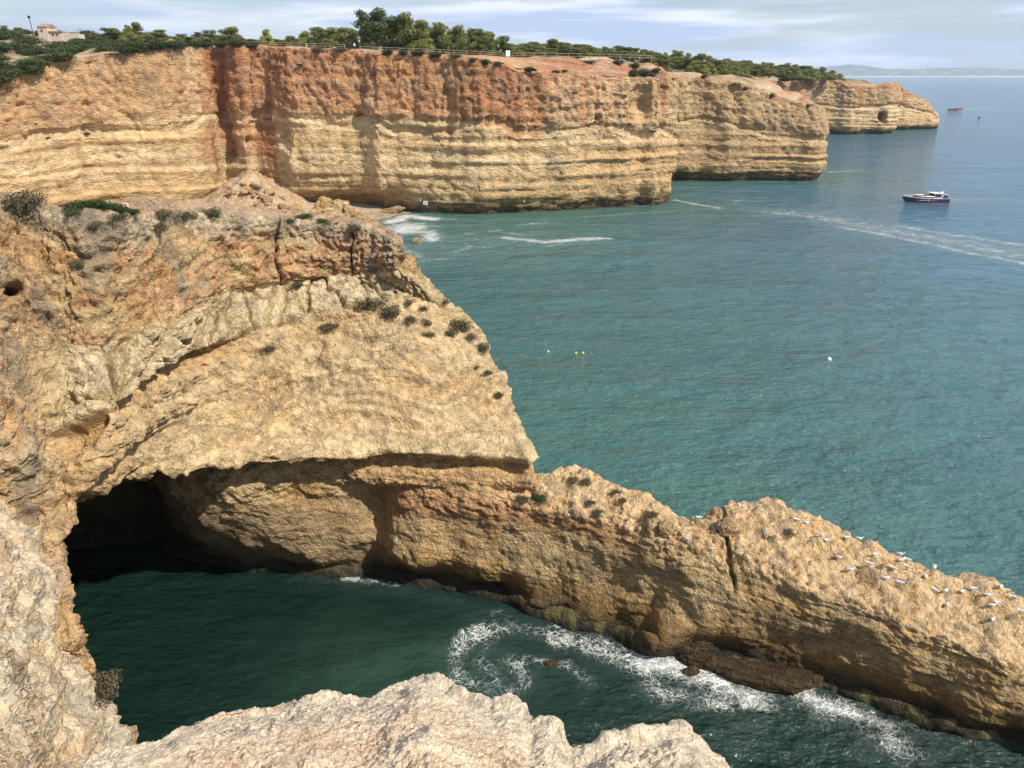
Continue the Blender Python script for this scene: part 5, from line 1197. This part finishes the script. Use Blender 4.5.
def boat_main():
    Lh, B = 12.4, 1.95; root = empty('tour_boat', (0, 0, 0))
    kz = lambda t_: -.35+.5*max(0, t_-.7)**1.2; z1 = lambda t_: .10+.30*t_**3; z2 = lambda t_: 1.02+.62*t_**2.2; z3 = lambda t_: z2(t_)+.16
    a = strip(Lh, B, kz, z1); mesh_obj('hull_bottom', a[0], a[1], M_BOTR, root)
    a = strip(Lh, B, z1, z2); mesh_obj('hull_side', a[0], a[1], M_NAVY, root)
    a = strip(Lh, B+.05, z2, z3); mesh_obj('gunwale', a[0], a[1], M_GEL, root)
    n = 28; v = []; f = []
    for i in range(n+1):
        s = Lh*i/n; w = max(.02, hullpts(Lh, B, s, 0, 0, 0))*.98; zz = (.75 if i/n < .80 else z3(i/n)-.01); rk = .9*(i/n)**3*(zz-.6)*.8
        v += [(s+rk, w, zz), (s+rk, -w, zz)]
    for i in range(n): f.append((2*i, 2*i+1, 2*i+3, 2*i+2))
    dk = mesh_obj('deck', v, f, M_DECK, root)
    i0 = 23; v2 = [(x, y*1.02, z_+.02+.08*(k_//2-i0 > 0)) for k_, (x, y, z_) in enumerate(v) if k_//2 >= i0]
    f2 = [(2*i, 2*i+1, 2*i+3, 2*i+2) for i in range(n-i0)]; mesh_obj('foredeck', v2, f2, M_GEL, root)
    # seats: rows of red benches
    for k_ in range(6):
        x = 5.0+k_*.82
        a = join([bx((x, -1.35, .76), (x+.42, -.25, 1.18)), bx((x-.09, -1.35, 1.19), (x+.01, -.25, 1.72))]); mesh_obj('bench_seat', a[0], a[1], M_SEAT, root)
        a = join([bx((x, .25, .76), (x+.42, 1.35, 1.18)), bx((x-.09, .25, 1.19), (x+.01, 1.35, 1.72))]); mesh_obj('bench_seat', a[0], a[1], M_SEAT, root)
    # railing
    for s_ in (-1, 1):
        pts = []
        for i in range(11, 28): s = Lh*i/n; w = hullpts(Lh, B, s, 0, 0, 0)*.95; pts.append((s+.9*(i/n)**3*.9, s_*w, z3(i/n)+.42))
        a = join([tube(pts, [.025]*len(pts), 5)]+[tube([(p[0], p[1], p[2]-.45), p], [.02, .02], 5) for p in pts[::3]]); mesh_obj('railing', a[0], a[1], M_METAL, root)
    # wheelhouse with raked white roof, glass and stern arch
    a = join([bx((2.6, -1.5, .76), (4.6, 1.5, 1.35))]); mesh_obj('wheelhouse_base', a[0], a[1], M_GEL, root)
    whb = bpy.data.objects[[o_.name for o_ in root.children if o_.name.startswith('wheelhouse_base')][0]]
    g = mesh_obj('windscreen', [(2.7, -1.42, 1.352), (4.7, -1.42, 1.352), (4.35, -1.36, 2.25), (2.7, -1.36, 2.25), (2.7, 1.42, 1.352), (4.7, 1.42, 1.352), (4.35, 1.36, 2.25), (2.7, 1.36, 2.25)], [(0, 1, 2, 3), (5, 4, 7, 6), (1, 5, 6, 2)], M_GLASS, whb)
    for s_ in (-1, 1):
        a = tube([(4.72, s_*1.42, 1.35), (4.36, s_*1.38, 2.3)], [.05, .05], 6); mesh_obj('roof_post', a[0], a[1], M_GEL, root)
        a = tube([(2.65, s_*1.45, 1.3), (2.65, s_*1.4, 2.3)], [.05, .05], 6); mesh_obj('roof_post', a[0], a[1], M_GEL, root)
    rv = [(5.1, -1.5, 2.42), (5.1, 1.5, 2.42), (2.6, 1.62, 2.36), (2.6, -1.62, 2.36), (.9, 1.6, 2.02), (.9, -1.6, 2.02)]
    rf = [(x, y, z_+.13) for x, y, z_ in rv]
    mesh_obj('roof', rv+rf, [(0, 1, 2, 3), (3, 2, 4, 5), (6, 9, 8, 7), (9, 11, 10, 8), (0, 6, 7, 1), (1, 7, 8, 2), (2, 8, 10, 4), (4, 10, 11, 5), (5, 11, 9, 3), (3, 9, 6, 0)], M_GEL, root)
    for s_ in (-1, 1):
        mesh_obj('stern_arch', [(1.9, s_*1.62, 1.1), (.55, s_*1.62, 1.1), (1.25, s_*1.6, 2.05), (1.9, s_*1.6, 2.2), (1.9, s_*1.5, 1.1), (.55, s_*1.5, 1.1), (1.25, s_*1.5, 2.05), (1.9, s_*1.5, 2.2)], [(0, 1, 2, 3), (7, 6, 5, 4), (0, 4, 5, 1), (1, 5, 6, 2), (2, 6, 7, 3), (3, 7, 4, 0)], M_NAVY, root)
    a = join([tube([(1.4, 0, 2.2), (1.3, 0, 3.5)], [.04, .02], 6), tube([(2.2, .4, 2.4), (2.15, .4, 3.1)], [.03, .015], 6), bx((1.6, -.35, 2.45), (2.1, .35, 2.75))]); mesh_obj('radar_mast', a[0], a[1], M_GEL, root)
    for y in (-.55, .55):
        a = join([bx((-.62, y-.2, .35), (-.12, y+.2, 1.05)), bx((-.42, y-.08, -.5), (-.2, y+.08, .35))]); e = mesh_obj('outboard_motor', a[0], a[1], M_GEL, root)
    # markings on the port side and starboard side
    for s_ in (-1, 1):
        for (xa, xb, za, zb_, m_, wv) in ((6.6, 8.9, .55, .80, M_GEL, .0), (5.9, 6.5, .45, .9, M_GEL, 0), (3.6, 5.6, .34, .78, simple('marking_red', (.55, .12, .16)), 0)):
            v = []; nn_ = 8
            for i in range(nn_+1):
                x = xa+(xb-xa)*i/nn_; w = hullpts(Lh, B, x, 0, 0, 0); env = math.sin(math.pi*(.12+.76*i/nn_)); 
                for zz in (za+(1-env)*.1, zb_-(1-env)*.1):
                    fl = .72+.28*min(1, (zz+.4)/1.6); v.append((x, s_*(w*fl+.02), zz))
            mesh_obj('hull_marking', v, [(2*i, 2*i+2, 2*i+3, 2*i+1) for i in range(nn_)], m_, root)
    return root
bl = Vector(U(925, 202.0, 0)); boat = boat_main(); dirb = Vector((-1, -.06, 0)).normalized(); boat.rotation_euler = (0, 0, math.atan2(dirb.y, dirb.x)); boat.location = (bl.x+6.1, bl.y+.3, 0.02)
tag(boat, 'blue and white tour boat with red seats and a white roof, bow to the left', 'boat')
bm_ = Matrix.Translation(boat.location)@Matrix.Rotation(boat.rotation_euler.z, 4, 'Z')
for k_, (x, y, sh_, lab) in enumerate([(5.2, .8, F_BLK, 'seated passenger in dark clothes on the rearmost bench, near side'), (6.05, .7, F_RED, 'seated passenger in red on the second bench from the rear'), (6.85, .85, F_BLU, 'seated passenger in navy in the middle of the benches'), (7.7, .75, F_WHT, 'seated passenger in a white top near the front benches'), (8.5, .8, F_BLK, 'seated passenger in black towards the bow'), (9.3, .5, F_BLK, 'seated passenger in black on the foremost bench'),
        (6.0, -.8, F_BLU, 'seated passenger in navy on the far side of the rear benches'), (7.65, -.8, F_BLK, 'seated passenger in black on the far side of the benches')]):
    q = bm_@Vector((x, y, 1.15)); person(q, boat.rotation_euler.z-math.pi/2, sh_, F_BLU, lab, True, 'passengers on the tour boat')
q = bm_@Vector((3.3, .2, .78)); person(q, boat.rotation_euler.z-math.pi/2, F_BLK, F_BLK, 'standing skipper in black under the white roof of the tour boat')
# small orange boat under way
root = empty('speed_boat', (0, 0, 0)); Lh, B = 13.5, 1.7
a = strip(Lh, B, lambda t_: -.3+.5*max(0, t_-.6), lambda t_: .9+.5*t_**2); mesh_obj('hull', a[0], a[1], M_ORG, root)
a = strip(Lh, B+.1, lambda t_: .9+.5*t_**2, lambda t_: 1.35+.5*t_**2); mesh_obj('tube_collar', a[0], a[1], simple('rubber_dark', (.10, .08, .07)), root)
a = bx((1, -1.4, .5), (11, 1.4, .7)); mesh_obj('deck', a[0], a[1], M_DECK, root)
a = join([bx((3.0, -.7, .7), (4.4, .7, 2.1)), tube([(2, -1.2, .8), (2, -1.1, 2.7), (2, 1.1, 2.7), (2, 1.2, .8)], [.12]*4, 6)]); mesh_obj('console', a[0], a[1], simple('console_grey', (.4, .38, .37)), root)
for k_ in range(4): a = bx((5+k_*1.2, -1, .7), (5.5+k_*1.2, 1, 1.6)); mesh_obj('seat', a[0], a[1], M_DARKP, root)
bl = Vector(U(948, 110.5, 0)); root.location = (bl.x, bl.y, .1); root.rotation_euler = (0, -.03, -.1)
tag(root, 'small orange open boat heading right, far out past the last headland', 'boat')
for k_, px in enumerate((2.5, 5.1, 7.4)):
    q = Matrix.Translation(root.location)@Matrix.Rotation(-.1, 4, 'Z')@Vector((px, 0, .8 if k_ == 0 else .75))
    person(q, -.1-math.pi/2, (F_WHT, F_BLK, F_RED)[k_], F_BLK, ('person in white standing at the back of the small orange boat', 'person in black amidships on the small orange boat', 'person in red towards the bow of the small orange boat')[k_])
for k_ in list(SP_)+[]:
    if k_ not in used: pass
# ============================================================ WORLD, SUN, CAMERA
world = bpy.data.worlds.new('World'); sc.world = world; world.use_nodes = True; nt = world.node_tree; L = nt.links.new
bg = nt.nodes['Background']
SUNAZ = math.radians(124); SUNEL = math.radians(45)      # azimuth clockwise from +Y
sky = N(nt, 'ShaderNodeTexSky', sky_type='NISHITA', sun_disc=False, sun_elevation=SUNEL, sun_rotation=SUNAZ, altitude=30, air_density=1.0, dust_density=.6, ozone_density=1.6)
tc = N(nt, 'ShaderNodeTexCoord'); sx = N(nt, 'ShaderNodeSeparateXYZ'); L(tc.outputs['Generated'], sx.inputs[0])
def cloud(scx, scz, detail, loc, rough=.55):
    mp = N(nt, 'ShaderNodeMapping'); mp.inputs['Scale'].default_value = (scx, scx, scz); mp.inputs['Location'].default_value = loc
    L(tc.outputs['Generated'], mp.inputs['Vector']); n = N(nt, 'ShaderNodeTexNoise', i_Scale=1.0, i_Detail=detail, i_Roughness=rough); L(mp.outputs[0], n.inputs['Vector']); return n.outputs['Fac']
c1 = cloud(3.0, 26, 6, (1.3, .2, .4)); c2 = cloud(9.0, 70, 5, (.1, 2, .9)); 
mm = N(nt, 'ShaderNodeMath', operation='MULTIPLY_ADD'); L(c2, mm.inputs[0]); mm.inputs[1].default_value = .35; L(c1, mm.inputs[2])
rp = N(nt, 'ShaderNodeMapRange'); rp.interpolation_type = 'SMOOTHSTEP'; rp.inputs[1].default_value = .56; rp.inputs[2].default_value = .76; rp.inputs[3].default_value = .25; rp.inputs[4].default_value = .97; L(mm.outputs[0], rp.inputs[0])
low = N(nt, 'ShaderNodeMapRange'); low.interpolation_type = 'SMOOTHSTEP'; low.inputs[1].default_value = -.03; low.inputs[2].default_value = .05; low.inputs[3].default_value = 1.0; low.inputs[4].default_value = 0; L(sx.outputs[2], low.inputs[0])
mxx = N(nt, 'ShaderNodeMath', operation='MAXIMUM'); L(rp.outputs[0], mxx.inputs[0]); L(low.outputs[0], mxx.inputs[1])
cc1 = N(nt, 'ShaderNodeMix', data_type='RGBA'); cc1.inputs[6].default_value = (5.4, 6.6, 9.3, 1); cc1.inputs[7].default_value = (10.2, 10.4, 11.2, 1)
r2 = N(nt, 'ShaderNodeMapRange'); r2.inputs[1].default_value = .44; r2.inputs[2].default_value = .60; L(cloud(4, 45, 5, (5, 1, 2)), r2.inputs[0]); L(r2.outputs[0], cc1.inputs[0])
mx = N(nt, 'ShaderNodeMix', data_type='RGBA'); L(mxx.outputs[0], mx.inputs[0]); L(sky.outputs[0], mx.inputs[6]); L(cc1.outputs[2], mx.inputs[7])
L(mx.outputs[2], bg.inputs['Color']); bg.inputs['Strength'].default_value = .087
sun = bpy.data.lights.new('sun', 'SUN'); sun.energy = 5.0; sun.angle = math.radians(1.0); sun.color = (1, .93, .82)
so = bpy.data.objects.new('sun', sun); COL.objects.link(so)
dv = Vector((math.sin(SUNAZ)*math.cos(SUNEL), math.cos(SUNAZ)*math.cos(SUNEL), math.sin(SUNEL)))
so.rotation_euler = dv.to_track_quat('Z', 'Y').to_euler(); so.location = (60, -60, 90)
cam = bpy.data.cameras.new('camera'); cam.sensor_width = 36; cam.lens = F/1024*36; cam.clip_start = .1; cam.clip_end = 60000
co = bpy.data.objects.new('camera', cam); COL.objects.link(co); co.location = (0, 0, H); co.rotation_euler = (math.pi/2-PITCH, 0, 0); sc.camera = co
# haze
def box(name, lo, hi, mat):
    v = [(x, y, z) for x in (lo[0], hi[0]) for y in (lo[1], hi[1]) for z in (lo[2], hi[2])]
    return mesh_obj(name, v, [(0, 1, 3, 2), (4, 6, 7, 5), (0, 4, 5, 1), (2, 3, 7, 6), (0, 2, 6, 4), (1, 5, 7, 3)], mat)
hz = bpy.data.materials.new('haze_air'); hz.use_nodes = True; nt = hz.node_tree; nt.nodes.clear()
ov = N(nt, 'ShaderNodeOutputMaterial'); pv = N(nt, 'ShaderNodeVolumePrincipled', i_Density=6.5e-5, i_Anisotropy=.2); pv.inputs['Color'].default_value = (.70, .83, 1, 1)
nt.links.new(pv.outputs[0], ov.inputs['Volume'])
HAZE = tag(box('haze', (-18000, -2600, -8), (17500, 14500, 420), hz), kind='stuff')
sc.view_settings.view_transform = 'Standard'; sc.view_settings.look = 'None'; sc.view_settings.exposure = .27; sc.view_settings.gamma = 1
sc.cycles.max_bounces = 6; sc.cycles.diffuse_bounces = 3; sc.cycles.glossy_bounces = 3; sc.cycles.volume_bounces = 1; sc.cycles.use_denoising = True
